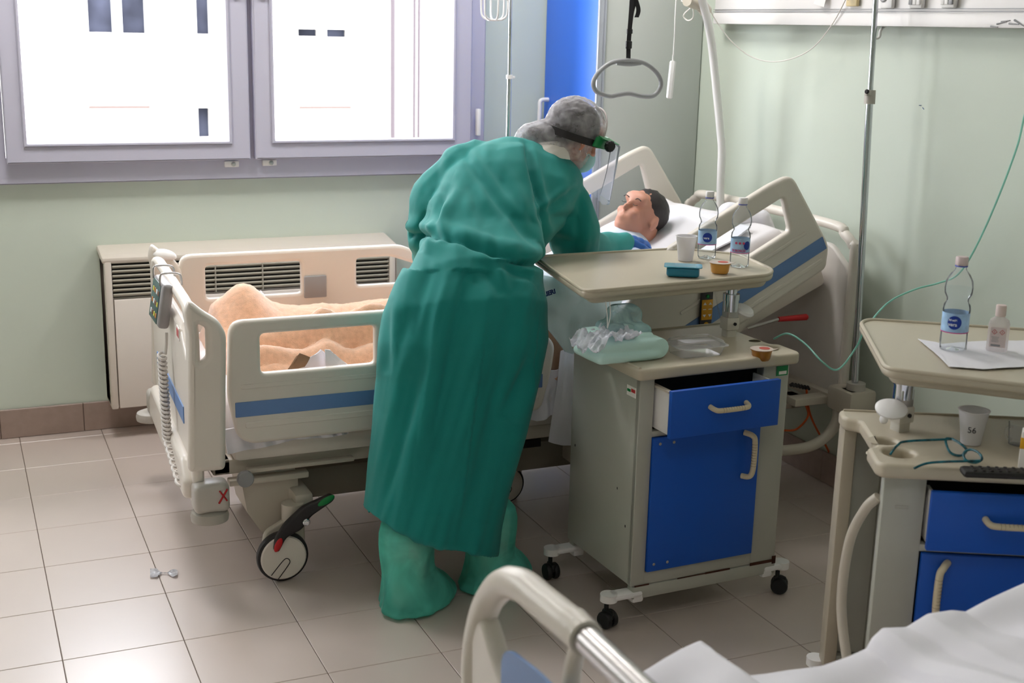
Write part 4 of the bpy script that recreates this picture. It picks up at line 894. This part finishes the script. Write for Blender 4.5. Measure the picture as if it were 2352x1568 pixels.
# ---- bottles
LBL = mat('bottle_label_blue', (164, 198, 234), .35, var=.25, vscale=30); LWHITE = mat('label_white', (225, 232, 244), .4)
def cylspot(R_, a0, z0, rx, rz):
    return grid(24, 6, lambda u, v: (lambda an, zz: Vector((R_*math.sin(an), -R_*math.cos(an), zz)))(a0+rx*(.02+.98*v)*math.cos(u*2*PI)/R_, z0+rz*(.02+.98*v)*math.sin(u*2*PI)), .0003)
def bottle(loc, s, label, cap=(232, 228, 228), texts=(), logo=True, water=.62, rot=0, group=None):
    t = thing('water_bottle', loc, label, 'bottle', rot, group)
    def A(nm, me, m, p=t, **k): me.transform(Matrix.Scale(s, 4)); return link(nm, me, m, p, world=False, **k)
    prof = [(.004, .010), (.018, .003), (.028, .001), (.032, .008), (.033, .025), (.0325, .045), (.0325, .095), (.0335, .105), (.032, .118), (.0265, .126), (.0265, .134), (.033, .146), (.0345, .160), (.032, .178), (.024, .194), (.0145, .205), (.0125, .212), (.0125, .216), (.015, .218), (.015, .220), (.0118, .222), (.0118, .232)]
    A('bottle_shell', lathe(prof, n=40, cap=False, wav=lambda a, z: 1+(.05*math.cos(5*a) if z < .02 else 0)+(.012*math.sin(6*a+z*150) if .128 < z < .18 else 0)), CLEAR)
    wp = [(max(r-.0015, .001), z+.001) for r, z in prof if z < water*.22+.02]
    wt = lathe([(.001, .011)]+wp[1:]+[(.001, wp[-1][1]+.0005)], n=32, cap=False); A('water', wt, WATER)
    A('cap', lathe([(.0145, .217), (.0150, .219), (.0150, .236), (.0135, .238), (0, .238)], n=36, wav=lambda a, z: 1+.02*math.cos(30*a)), mat('bottle_cap_%d' % cap[0], cap, .45))
    A('cap_ring', lathe([(.0150, .2135), (.0155, .215), (.0150, .2165)], n=30), MATS['stripe_b'] if 'stripe_b' in MATS else mat('stripe_b', (90, 100, 190), .4))
    A('label', lathe([(.0331, .052), (.0331, .100)], n=40, cap=False), LBL)
    A('label_line', lathe([(.0333, .0505), (.0334, .053)], n=40, cap=False), mat('magenta_line', (196, 60, 140), .4))
    if logo:
        A('logo_disc', cylspot(.0341, 0, .078, .017, .017), mat('logo_blue', (24, 60, 160), .4))
    for s_, sz, a_, z_, m_ in texts:
        A('printed_letters', text(s_, sz, Matrix.Rotation(a_, 4, 'Z') @ Matrix.Translation((0, 0, z_)), .0002, bend=.0347, bold=.0003), m_)
    return t, A
mag = mat('magenta_print', (190, 40, 120), .5); prd = mat('pink_dot', (200, 70, 110), .5)
ZT = .997
def onz(px, py, z): p = PZ(px, py, z); return (p.x, p.y, z)
yaw_cam = math.atan2(-(CLOC.x-2.0), (-1.8-CLOC.y)) 
def facecam(p): return math.atan2(p[0]-CLOC.x, p[1]-CLOC.y)*-1
p = onz(1697, 612, ZT)
tb1, AB = bottle(p, .93, 'clear water bottle with pink-printed label on the tray, nearer its right end', texts=[('DI BOSCO', .011, -.15, .060, mag)], logo=False, rot=facecam(p), group='water bottles')
AB('logo_disc', cylspot(.0341, .75, .078, .013, .015), mat('logo_blue', (24, 60, 160), .4))
# ([setattr(v, 'co', Vector(((.0338+v.co.z)*math.sin(v.co.x/.0334+.75), -(.0338+v.co.z)*math.cos(v.co.x/.0334+.75), v.co.y+.078))) for v in dm.vertices], dm)[1])(subd(plate([(.013*math.cos(t_*PI/12), .015*math.sin(t_*PI/12), 0) for t_ in range(24)], r=0, th=.0006, bev=.0001), 1)), mat('logo_blue', (24, 60, 160), .4))
for k in range(3):
    a_ = -.42+k*.38; AB('pink_dot', disc((.0336*math.sin(a_), -.0336*math.cos(a_), .086), (math.sin(a_), -math.cos(a_), 0), .0042, .0006, .0001), prd)
p = onz(1622, 592, ZT); bottle(p, .93, 'clear water bottle with blue label standing behind the white cup', texts=[('vera', .012, -.1, .076, LWHITE)], rot=facecam(p), group='water bottles', water=.5)
p = onz(2187, 805, .967); bottle(p, 1.0, 'clear water bottle with blue round logo on the right-hand tray', texts=[('Nestlé', .0075, -.12, .084, LWHITE), ('vera', .0125, -.12, .073, LWHITE)], rot=facecam(p)-.05, group='water bottles', water=.70, cap=(214, 196, 196))
# ---- sanitiser bottle
p = onz(2288, 808, .967); sb = thing('sanitizer_bottle', p, 'small clear sanitizer bottle with white cap and hazard label on a napkin', 'bottle', facecam(p))
ow = lambda a, z: 1/((abs(math.cos(a))**3+abs(math.sin(a)*1.35)**3)**(1/3))
link('bottle_shell', lathe([(.002, .002), (.022, .001), (.025, .006), (.025, .072), (.022, .082), (.012, .089), (.0105, .094)], n=40, cap=False, wav=ow), clear_mat('sanitizer_film', k=.06, film=((232, 222, 220), .45)), sb, world=False)
link('cap', lathe([(.012, .092), (.0125, .094), (.0125, .118), (.011, .120), (0, .120)], n=30), mat('cap_pinkwhite', (226, 206, 200), .5), sb, world=False)
lb = link('label', b2(-.019, .019, -.0198, -.0190, .016, .066, .0003), mat('label_pale', (222, 206, 204), .5), sb, world=False)
for a in (-.009, .009): link('hazard_diamond', join(*[rod((a+x0, -.0202, .055+z0), (a+x1, -.0202, .055+z1), .0005, n=5) for x0, z0, x1, z1 in [(-.006, 0, 0, .006), (0, .006, .006, 0), (.006, 0, 0, -.006), (0, -.006, -.006, 0), (0, -.003, 0, .003)]]), REDP, lb, world=False)
link('label_print', join(*[box((-.006, -.0200, .042-k*.003), (.018-.002*(k % 3), .0004, .0009)) for k in range(5)], box((-.004, -.0200, .021), (.022, .0004, .005))), GREYP, lb, world=False, smooth=False)
# napkins
nq = [(2108, 778), (2165, 790), (2240, 784), (2360, 782)], [(2150, 812), (2180, 842), (2260, 848), (2400, 840)]
def nap(u, v):
    a = polyl(nq[0], u); b = polyl(nq[1], u); q = PZ(lerp(a[0], b[0], v), lerp(a[1], b[1], v), .970); q.z += .0025*abs(nz((u*7, v*5, 0), 1, 3)); return q
top('napkin', grid(30, 16, nap, .0012), SHEET, 'white paper napkin spread under the bottles on the right-hand tray', 'napkin')
# ---- cups
CUPM = clear_mat('cup_white', k=.15, rough=.2, film=((240, 238, 240), .82))
def cup(p, h, r0, r1, label, m=CUPM, txt=None):
    t = thing('plastic_cup', p, label, 'cup', facecam(p))
    link('cup_wall', lathe([(0, .002), (r0, .001), (r0+(r1-r0)*.6, h*.6), (r1*.985, h*.86), (r1, h*.87), (r1, h-.003), (r1+.003, h-.001), (r1+.003, h), (r1-.001, h), (r1-.001, h*.86), (r0-.001, .003), (0, .003)], n=40, cap=False), m, t, world=False)
    if txt: link('written_number', text(txt, .020, Matrix.Translation((0, 0, h*.48)), .0003, bend=lerp(r0, r1, .52)+.0006), BLACKINK, t, world=False)
cup(onz(1574, 598, ZT), .082, .024, .033, 'white plastic cup on the tray between nurse and bottles')
cup(onz(2229, 1018, .80), .083, .023, .0335, 'clear plastic cup numbered 56 on the right-hand cabinet', txt='56')
# ---- jelly pots
def pot(p, label, m, tilt=0):
    t = thing('jelly_pot', p, label, 'food pot', facecam(p), )
    link('pot', lathe([(0, 0), (.024, .001), (.027, .006), (.031, .030), (.0335, .031), (.0335, .033), (0, .033)], n=36, cap=False, wav=lambda a, z: 1+(.012*math.cos(24*a) if z < .03 else 0)), m, t, world=False)
    link('foil_lid', join(lathe([(0, .0335), (.0345, .0335), (.0345, .0345), (0, .0350)], n=36, cap=False), grid(4, 4, lambda u, v: Vector((.030+u*.018, (v-.5)*.02*(1-u), .034+u*u*.005)), .0006)), mat('foil_lid', (214, 196, 186), .3, metal=.3), t, world=False)
    link('lid_print', disc((.008, .004, .0348), (0, 0, 1), .016, .0006, .0001), mat('lid_red', (188, 70, 56), .4), t, world=False)
pot(onz(1653, 627, ZT), 'orange fruit jelly pot with foil lid on the tray in front of the bottle', mat('orange_pot', (205, 150, 70), .35))
pot(onz(1748, 826, .785), 'amber jelly pot with foil lid in the cup recess of the bedside cabinet', mat('amber_pot', (170, 110, 16), .25, coat=.5))
# blue sealed tray
t = thing('food_tub', onz(1568, 634, ZT), 'blue sealed plastic food tub lying on the tray beside the jelly pot', 'food tub', facecam((1.8, -1.8)))
link('tub', plate([(-.050, -.028), (.050, -.028), (.050, .028), (-.050, .028)], r=.014, th=.030, bev=.008, M=MXY(.016)), mat('tub_blue', (30, 120, 150), .3), t, world=False)
link('film_lid', plate([(-.058, -.034), (.058, -.034), (.058, .034), (-.058, .034)], r=.012, th=.003, bev=.001, M=MXY(.0325)), mat('tub_film', (70, 160, 190), .15, coat=.6), t, world=False)
# clear clamshell box on the cabinet
p = onz(1597, 812, .800); t = thing('clamshell_box', p, 'empty clear plastic food box on the bedside cabinet', 'food box', .03)
def cs(z, a, b): return [Vector((x_, y_, z)) for x_, y_ in [(q.x, q.y) for q in roundpoly([(-a, -b), (a, -b), (a, b), (-a, b)], .02)]]
CSM = clear_mat('clamshell_plastic', k=.08, rough=.05, film=((240, 240, 240), .16))
link('box_base', loft([cs(.001, .068, .045), cs(.028, .076, .052), cs(.030, .082, .058)], caps=True), CSM, t, world=False)
link('box_lid', join(loft([cs(.031, .082, .058), cs(.034, .077, .053), cs(.044, .072, .048), cs(.046, .068, .044), cs(.044, .058, .034)], caps=True), tube(cs(.031, .083, .059), .0018, closed=True, smooth=False)), CSM, t, world=False)
# mint bed pads folded in a torn plastic bag
p0 = onz(1436, 818, .800); t = thing('pad_package', p0, 'folded mint bed pads in torn clear plastic on the bedside cabinet', 'package', .06)
def fold(z0, z1, x0, x1, y0, y1, seed):
    me = slab(x0, x1, y0, y1, z0, z1, k=.004, bev=min((z1-z0)*.48, .02)); return me
link('folded_pads', remesh(join(fold(.000, .034, -.135, .085, -.075, .085, 1), fold(.030, .066, -.125, .088, -.070, .085, 2), rod((.075, -.07, .033), (.078, .08, .033), .030), fold(.062, .078, -.11, .070, -.04, .085, 3)), .004, 2), TEALPAD, t, world=False)
wrapm = clear_mat('bag_film', k=.1, rough=.08, film=((190, 226, 230), .45, 14))
link('plastic_bag', remesh(join(fold(.052, .098, -.060, .078, -.03, .095, 5), slab(-.03, .085, .02, .10, .07, .145, k=.012)), .006, 3), wrapm, t, world=False)
def crump(u, v):
    x = -.155+u*.16; y = -.085+v*.15; z = .078 + .022*nz((u*6, v*6, 0), 1, 4)+.018*nz((u*13, v*13, 0), 1, 8) - .035*smooth(.25, 0, u); return Vector((x+.008*nz((u*9, v*9, 4), 1, 2), y, z))
link('torn_bag_end', grid(30, 26, crump, .0015), clear_mat('crumpled_film', k=.2, rough=.12, film=((238, 240, 248), .6, 20)), t, world=False)
link('bag_strings', join(tube([(-.065, 0, .09), (-.055, .02, .12), (-.045, .05, .165)], .0016), tube([(-.065, 0, .09), (-.045, .02, .12), (-.030, .05, .160)], .0016)), WHITEP, t, world=False)
# ---- glasses, remote and drug box on the right-hand cabinet
TQ = mat('teal_striped_frame', (22, 92, 104), .25, var=.7, vscale=75)
zc = .803; t = thing('eyeglasses', onz(2200, 1050, .80), 'teal patterned reading glasses folded open on the right-hand cabinet', 'eyeglasses')
gz = lambda px, py, h: PZ(px, py, zc+h)
link('temple', join(tube([gz(2045, 1043, .004), gz(2062, 1022, .016), gz(2085, 1013, .022), gz(2190, 1008, .026)], .0028)), TQ, t)
link('temple', join(tube([gz(2100, 1075, .004), gz(2140, 1062, .012), gz(2250, 1058, .022)], .0028)), TQ, t)
l1 = [gz(2172, 1010, .024), gz(2186, 1008, .026), gz(2208, 1020, .024), gz(2220, 1034, .014), gz(2206, 1046, .003), gz(2182, 1038, .004)]
l2 = [gz(2214, 1040, .014), gz(2230, 1032, .024), gz(2248, 1040, .024), gz(2255, 1054, .016), gz(2240, 1062, .003), gz(2218, 1056, .004)]
link('lens_frame', join(tube(l1, .003, closed=True), tube(l2, .003, closed=True), tube([l1[3], l2[0]], .003, smooth=False)), TQ, t)
for l_ in (l1, l2):
    cc = catmull(l_, 5, True); me = bpy.data.meshes.new('lens'); me.from_pydata([tuple(p) for p in cc], [], [list(range(len(cc)))]); link('lens', me, CLEAR, t, smooth=False)
a, b = gz(2208, 1082, .008), gz(2470, 1092, .008); d_ = (b-a); M = Matrix.Translation((a+b)/2) @ Matrix.Rotation(math.atan2(d_.y, d_.x), 4, 'Z')
t = thing('remote_control', ((a+b)/2).xy.to_3d()+Vector((0, 0, .80)), 'black television remote lying on the right-hand cabinet', 'remote control')
me = b2(-d_.length/2, d_.length/2, -.022, .022, -.009, .008, .008); me.transform(M); rm = link('remote_body', me, mat('remote_black', (30, 28, 28), .45), t)
for k in range(9):
    for j in (-1, 0, 1):
        me = disc((-d_.length/2+.025+k*.018, j*.012, .0075), (0, 0, 1), .004, .002, .0006); me.transform(M); link('remote_button', me, DARKP, rm)
p = onz(2362, 1072, .80); t = thing('medicine_carton', p, 'white drug carton with yellow band at the right edge of the cabinet', 'carton', facecam(p))
link('carton', b2(-.022, .03, -.02, .02, 0, .085, .003), PAPER, t, world=False); link('yellow_band', b2(-.0225, .0305, -.0205, .0205, .045, .072, .002), mat('yellow_band', (232, 170, 30), .5), t, world=False)
t = thing('feeding_cup', onz(2338, 1020, .80), 'small clear handled cup behind the drug carton', 'cup', 0)
link('cup_wall', lathe([(.022, .001), (.026, .05), (.0265, .052), (.025, .052), (.021, .003)], n=30), CLEAR, t, world=False); link('cup_handle', tube([(-.024, 0, .046), (-.040, 0, .045), (-.043, 0, .03), (-.034, 0, .018), (-.022, 0, .015)], .003), CLEAR, t, world=False)
# ================================================================== POLES, CORDS, TUBES
ip = thing('iv_pole', (2.775, -1.515, .50), 'chrome drip pole standing in the socket at the bed head', 'drip pole')
qa, qb, qc = PY(1966, 862, -1.515), PY(1998, 222, -1.48), PY(2014, -40, -1.46)
link('lower_tube', rod((2.775, -1.515, .38), qb, .0125), CHROME, ip); link('upper_tube', rod(qb, qc+(qc-qb)*1.2, .0095), CHROME, ip)
dq = (qc-qb).normalized(); link('height_collar', join(rod(qb-dq*.025, qb+dq*.022, .019), box(qb+Vector((-.018, -.01, .014)), (.02, .016, .02), .004)), MATS['bumper_grey'], ip)
link('collar_knob', disc(qb+Vector((-.026, -.018, .018)), (-1, -.4, .1), .008, .010), DARKP, ip)
il = thing('iv_stand', (1.85, -.12, 0), 'thin white drip stand with bottle basket beside the window', 'drip stand')
a = PY(1168, 310, -.12); b = PY(1173, -30, -.12)
bx = a.x + (a.x-b.x)*a.z/(b.z-a.z)
link('stand_pole', join(rod((a.x, a.y, .06), PY(1170, 178, -.12), .0095), rod(PY(1170, 178, -.12), b+(b-a)*.8, .007)), CHROME, il)
link('pole_collar', join(rod(PY(1170, 181, -.12), PY(1170, 172, -.12), .014), box(PY(1177, 177, -.12), (.022, .012, .010), .003)), WHITEP, il)
link('stand_base', join(*[rod((a.x, a.y, .075), (a.x+.22*math.cos(k*1.257), a.y+.22*math.sin(k*1.257), .06), .012, .009) for k in range(5)]), CHROME, il)
for k in range(5): link('stand_castor', ell((a.x+.22*math.cos(k*1.257), a.y+.22*math.sin(k*1.257), .026), (.02, .02, .026)), BLACK, il)
bk_ = thing('bottle_basket', PY(1136, 45, -.20), 'white wire bottle basket hanging on the drip stand', 'basket')
cc = PY(1136, 3, -.2); rr = .055; zb = PY(1136, 46, -.2).z
ribs = []
for k in range(6):
    an = k*PI/3+.4; ux, uy = math.cos(an), math.sin(an)
    ribs.append(tube([(cc.x+rr*ux, cc.y+rr*uy, cc.z+.10), (cc.x+rr*ux, cc.y+rr*uy, cc.z-.03), (cc.x+rr*.85*ux, cc.y+rr*.85*uy, zb+.012), (cc.x+rr*.45*ux, cc.y+rr*.45*uy, zb)], .0038, n=5))
rg_ = lambda r_, z_: tube([(cc.x+r_*math.cos(k*PI/8), cc.y+r_*math.sin(k*PI/8), z_) for k in range(16)], .0042, closed=True, n=2)
link('basket_wires', join(*ribs, rg_(rr, cc.z+.01), rg_(rr*.45, zb), rg_(rr, cc.z+.10)), WHITEP, bk_)
# lifting pole with strap and handle
lp = thing('lifting_pole', (2.74, -.66, .43), 'white bent lifting pole rising from the head of the occupied bed', 'lifting pole')
pp = [Vector((2.74, -.66, .43)), PX(1654, 480, 2.735), PX(1656, 400, 2.73), PX(1658, 345, 2.725), PX(1655, 305, 2.715), PX(1645, 200, 2.69), PX(1633, 90, 2.65), PX(1618, 20, 2.58), PX(1590, -60, 2.45), PX(1520, -140, 2.25)]
link('pole_tube', tube(pp, .0165, n=10), WHITEP, lp)
q = PX(1600, 5, 2.56); link('pole_joint', join(rod(PX(1578, 2, 2.50), PX(1612, 14, 2.60), .021), rod(PX(1612, 14, 2.60), PX(1622, 26, 2.63), .025)), CREAM2, lp)
tz = thing('trapeze_bar', PY(1441, 225, -.66), 'grey plastic lifting handle hanging on a black strap above the bed', 'lifting handle')
TY = -.66
hp = [(1441, 139), (1405, 144), (1378, 163), (1363, 188), (1370, 210), (1400, 221), (1420, 218), (1445, 215), (1475, 221), (1500, 220), (1515, 205), (1518, 186), (1505, 163), (1478, 144)]
link('handle_loop', join(tube([PY(*k, TY) for k in hp], .0088, closed=True, n=8), tube([PY(1416, 145, TY), PY(1430, 147, TY), PY(1444, 148, TY), PY(1458, 147, TY), PY(1472, 145, TY)], .0075)), GREYP, tz)
def strap(pts, w_=.0085, th_=.0018):
    c = [PY(*k, TY) for k in pts]; return grid(len(c)*6-6, 1, lambda u, v: (lambda q: q + Vector((CR.x, CR.y, 0)).normalized()*((v-.5)*2*w_))(catmull(c, 6)[min(int(round(u*(len(c)*6-6))), len(c)*6-6)]), th_)
SB = mat('black_webbing', (32, 30, 34), .7)
link('strap', join(strap([(1443, 147), (1444, 100), (1447, 60), (1450, 20), (1453, -30)]), strap([(1450, -30), (1466, 18), (1462, 40)]), strap([(1463, -10), (1452, 25), (1447, 60)])), SB, tz)
link('strap_buckle', join(box(PY(1444, 103, TY-.004), (.026, .012, .030), .004), box(PY(1446, 72, TY-.004), (.024, .008, .018), .002)), mat('black_buckle', (24, 22, 26), .35), tz)
cbn = thing('call_button', PY(1541, 228, -.62), 'white call button hanging by its cord beside the lifting handle', 'call button')
b1_, b0_ = PY(1546, 140, -.62), PY(1537, 226, -.62)
link('button_body', lathe([(.008, 0), (.0125, .004), (.0125, (b1_-b0_).length-.004), (.009, (b1_-b0_).length)], n=6, M=axisM(b0_, b1_)), WHITEP, cbn, auto=True)
link('cord', join(tube([b1_, PY(1549, 90, -.62), PY(1552, 20, -.62), PY(1556, -60, -.6)], .0026), rod(b1_, b1_+(PY(1546, 126, -.62)-b1_), .004, .003)), WHITEP, cbn)
for qa_, qb_ in [((2111, 242), (2116, 242)), ((2119, 247), (2122, 251))]:
    a_, b_ = PX(*qa_, WX-.0012), PX(*qb_, WX-.0012); link('pen_mark', rod(a_, b_, .0011, n=5), INK, bpy.data.objects['wall_right'])
c1_ = [PX(1622, 0, 2.62), PX(1640, 40, 2.66), PX(1680, 95, 2.72), PX(1730, 132, 2.78), PX(1790, 141, 2.82), PX(1860, 115, 2.84), PX(1915, 50, 2.835), PX(1960, -40, 2.83)]
top('power_cord', tube(c1_, .0022), mat('cord_white', (226, 222, 216), .5), 'thin white cord sagging from the lifting pole to the wall trunk', 'cord')
top('cord_loop', tube([PX(1565, 2, 2.54), PX(1590, 16, 2.55), PX(1592, 40, 2.56), PX(1580, 47, 2.56), PX(1570, 36, 2.55), PX(1582, 22, 2.55), PX(1596, 12, 2.56)], .0026), MATS['cord_white'], 'small loop of white cord tied under the lifting pole joint', 'cord')
TUBEM = clear_mat('aqua_tube', (.80, .97, .92), k=.3, rough=.05, film=((176, 234, 220), .65))
gt = [PY(1778, 778, -1.50), PY(1810, 766, -1.60), PY(1850, 790, -1.70), PY(1890, 832, -1.80), PY(1925, 848, -1.80), PY(1965, 800, -1.78), PY(1990, 752, -1.85), PX(2040, 695, 2.72), PX(2100, 665, 2.78), PX(2155, 650, 2.83), PX(2200, 630, 2.84), PX(2240, 570, 2.84), PX(2290, 460, 2.84), PX(2335, 340, 2.84), PX(2352, 270, 2.84), PX(2375, 180, 2.84)]
top('oxygen_tube', tube(gt, .0032, n=10), TUBEM, 'pale green oxygen tube looping from the bed to the right wall', 'tube')
top('drip_line', tube([PY(1640, 668, -1.42), PY(1652, 720, -1.44), PY(1660, 760, -1.46), PY(1668, 790, -1.50)], .0018), CLEAR, 'thin clear drip line passing behind the tray post', 'tube')
oc = [PY(1800, 988, -1.30), PY(1830, 985, -1.32), PY(1856, 955, -1.34), PY(1848, 925, -1.33), PY(1838, 915, -1.33)]
oc2 = [PY(1852, 890, -1.33), PY(1856, 930, -1.33), PY(1866, 965, -1.32), PY(1895, 1020, -1.25), PY(1932, 1085, -1.22), Vector((2.86, -1.60, .006))]
top('orange_cable', join(tube(oc, .004), tube(oc2, .004)), ORANGE, 'orange electric cable hanging from the bed head to the floor', 'cable')
cq = [PY(1815+k*2.1, 882+.9*k*.5+3*math.sin(k*1.9), -1.33) for k in range(22)]
top('black_cable', tube(cq, .005, n=4), DARKP, 'short black corrugated cable under the head end of the bed', 'cable')
# clear wrapper on the floor
def wrp(u, v):
    q = PZ(lerp(345, 408, u), 1316+(10 if u < .3 else 4+5*math.sin(u*9))*(1-2*v), .004); q.z = .004+.006*abs(nz((u*7, v*4, 0), 1, 5)); return q
top('clear_wrapper', grid(20, 8, wrp, .0006), clear_mat('wrapper_film', k=.55, rough=.06, film=((245, 245, 250), .5, 30)), 'crumpled clear plastic wrapper lying on the floor tiles', 'wrapper')
# ================================================================== NEAR BED
B2 = thing('hospital_bed', (1.6, -3.85, 0), 'second hospital bed at the lower edge with white sheet and looped footboard', 'bed')
hxo = .565
hl2 = [PX(1088, 1640, hxo), PX(1090, 1520, hxo), PX(1102, 1440, hxo), PX(1125, 1375, hxo), PX(1160, 1340, hxo), PX(1200, 1345, hxo), PX(1250, 1385, hxo), PX(1335, 1455, hxo)]
def toYZ(p): return (p.y, p.z)
link('grip_loop', tube(hl2, .0235, n=8, radii=[.9, .95, 1, 1.05, 1.1, 1.1, 1.1, 1.12]), CREAM, B2)
e_ = PX(1335, 1455, hxo); e2_ = e_ + Vector((0, -.62, .004))
link('steel_bar', rod(e_+Vector((0, .01, 0)), e2_, .0195), STEEL, B2)
link('grip_end', rod(e_+Vector((0, .03, 0)), e_+Vector((0, -.014, 0)), .0262, .0255), CREAM, B2)
pn_ = [toYZ(PX(1125, 1400, hxo)), toYZ(PX(1150, 1440, hxo)), toYZ(PX(1190, 1480, hxo)), toYZ(PX(1300, 1600, hxo)), toYZ(PX(1340, 1640, hxo))]
y0_, z0_ = pn_[0]; yR = -4.4
po = [(y0_+.035, .30), (y0_+.04, z0_-.04), (y0_+.0, z0_-.005), (y0_-.06, z0_-.065), (y0_-.16, .70), (-4.0, .68), (-4.3, .72), (-4.42, .60), (-4.42, .30)]
fb2 = link('footboard', plate(po, r=.03, th=.034, bev=.012, M=MYZ(hxo)), CREAM, B2)
q1 = [toYZ(PX(*k, hxo-.02)) for k in [(1152, 1500), (1172, 1492), (1240, 1545), (1330, 1640), (1330, 1800), (1145, 1800)]]
link('blue_inset', plate(q1, r=.02, th=.006, bev=.002, M=MYZ(hxo-.018)), STRIPE, fb2)
link('strut', tube([PX(1335, 1470, hxo), PX(1318, 1520, hxo+.005), PX(1310, 1600, hxo+.01)], .013), CREAM, B2)
link('mattress', slab(.62, 2.6, -4.32, -3.46, .42, .60, k=.01), MT, B2)
link('frame', join(b2(.56, 2.7, -4.3, -3.5, .30, .37, .01), b2(1.0, 2.3, -4.1, -3.7, .08, .30, .02)), CREAM2, B2)
for x_, y_ in [(.85, -3.62), (.85, -4.2), (2.3, -3.62), (2.3, -4.2)]: castor(B2, (x_, y_, 0), r=.075)
edge = [(1380, 1640), (1440, 1572), (1475, 1545), (1530, 1512), (1570, 1490), (1606, 1474), (1632, 1492), (1665, 1520), (1705, 1556), (1760, 1550), (1820, 1540), (1890, 1532), (1945, 1512), (1990, 1492), (2006, 1465), (2030, 1444), (2085, 1442), (2130, 1412), (2180, 1405), (2215, 1408), (2255, 1388), (2352, 1342), (2480, 1290)]
ep = [PY(px, py, -3.44) for px, py in edge]
def sh(u, v):
    q = Vector(polyl([tuple(p) for p in ep], u)); d = v
    if v < .25: t_ = 1-v/.25; return Vector((q.x+.01*nz((q.x*9, v*3, 0), 1, 2), q.y+.02*t_, lerp(q.z, .50, t_*t_)+.0))
    t_ = (v-.25)/.75; y = q.y-.85*t_
    z = q.z*(1-t_) + (.70+.12*u)*t_ + .035*math.sin(t_*PI)*nz((q.x*3, y*2, 0), 1, 4) + .018*math.sin((q.x*8 - y*14)+2.5*nz((q.x*2, y*2, 0), 1, 7))*smooth(0, .15, t_) + .02*nz((q.x*7, y*7, 0), 1, 6)*smooth(0, .1, t_)
    return Vector((q.x, y, z))
top('white_bedspread', applymods(grid(200, 90, sh, .005), [('SMOOTH', dict(iterations=2, factor=.4))]), SHEET, 'rumpled white sheet over the near bed at the lower right', 'sheet')
# unseen ceiling panels, added as fill light
for i, (x_, y_, p_) in enumerate([(0.15, -.50, 24), (1.85, -.50, 20), (0.4, -4.2, 6)]):
    t = thing('fill_panel', (x_, y_, CZ-.06), 'square fill light panel added on the ceiling, %s' % (('over the radiator end', 'over the bed head', 'farther from the window')[i]), 'fill light')
    link('lamp_frame', b2(x_-.31, x_+.31, y_-.31, y_+.31, CZ-.05, CZ-.001, .005), WHITEP, t)  # frame of the added fill panel
    area('lamp_%d' % i, (x_, y_, CZ-.056), (0, 0, 0), .56, .56, p_, (1, .98, .96))  # added fill light
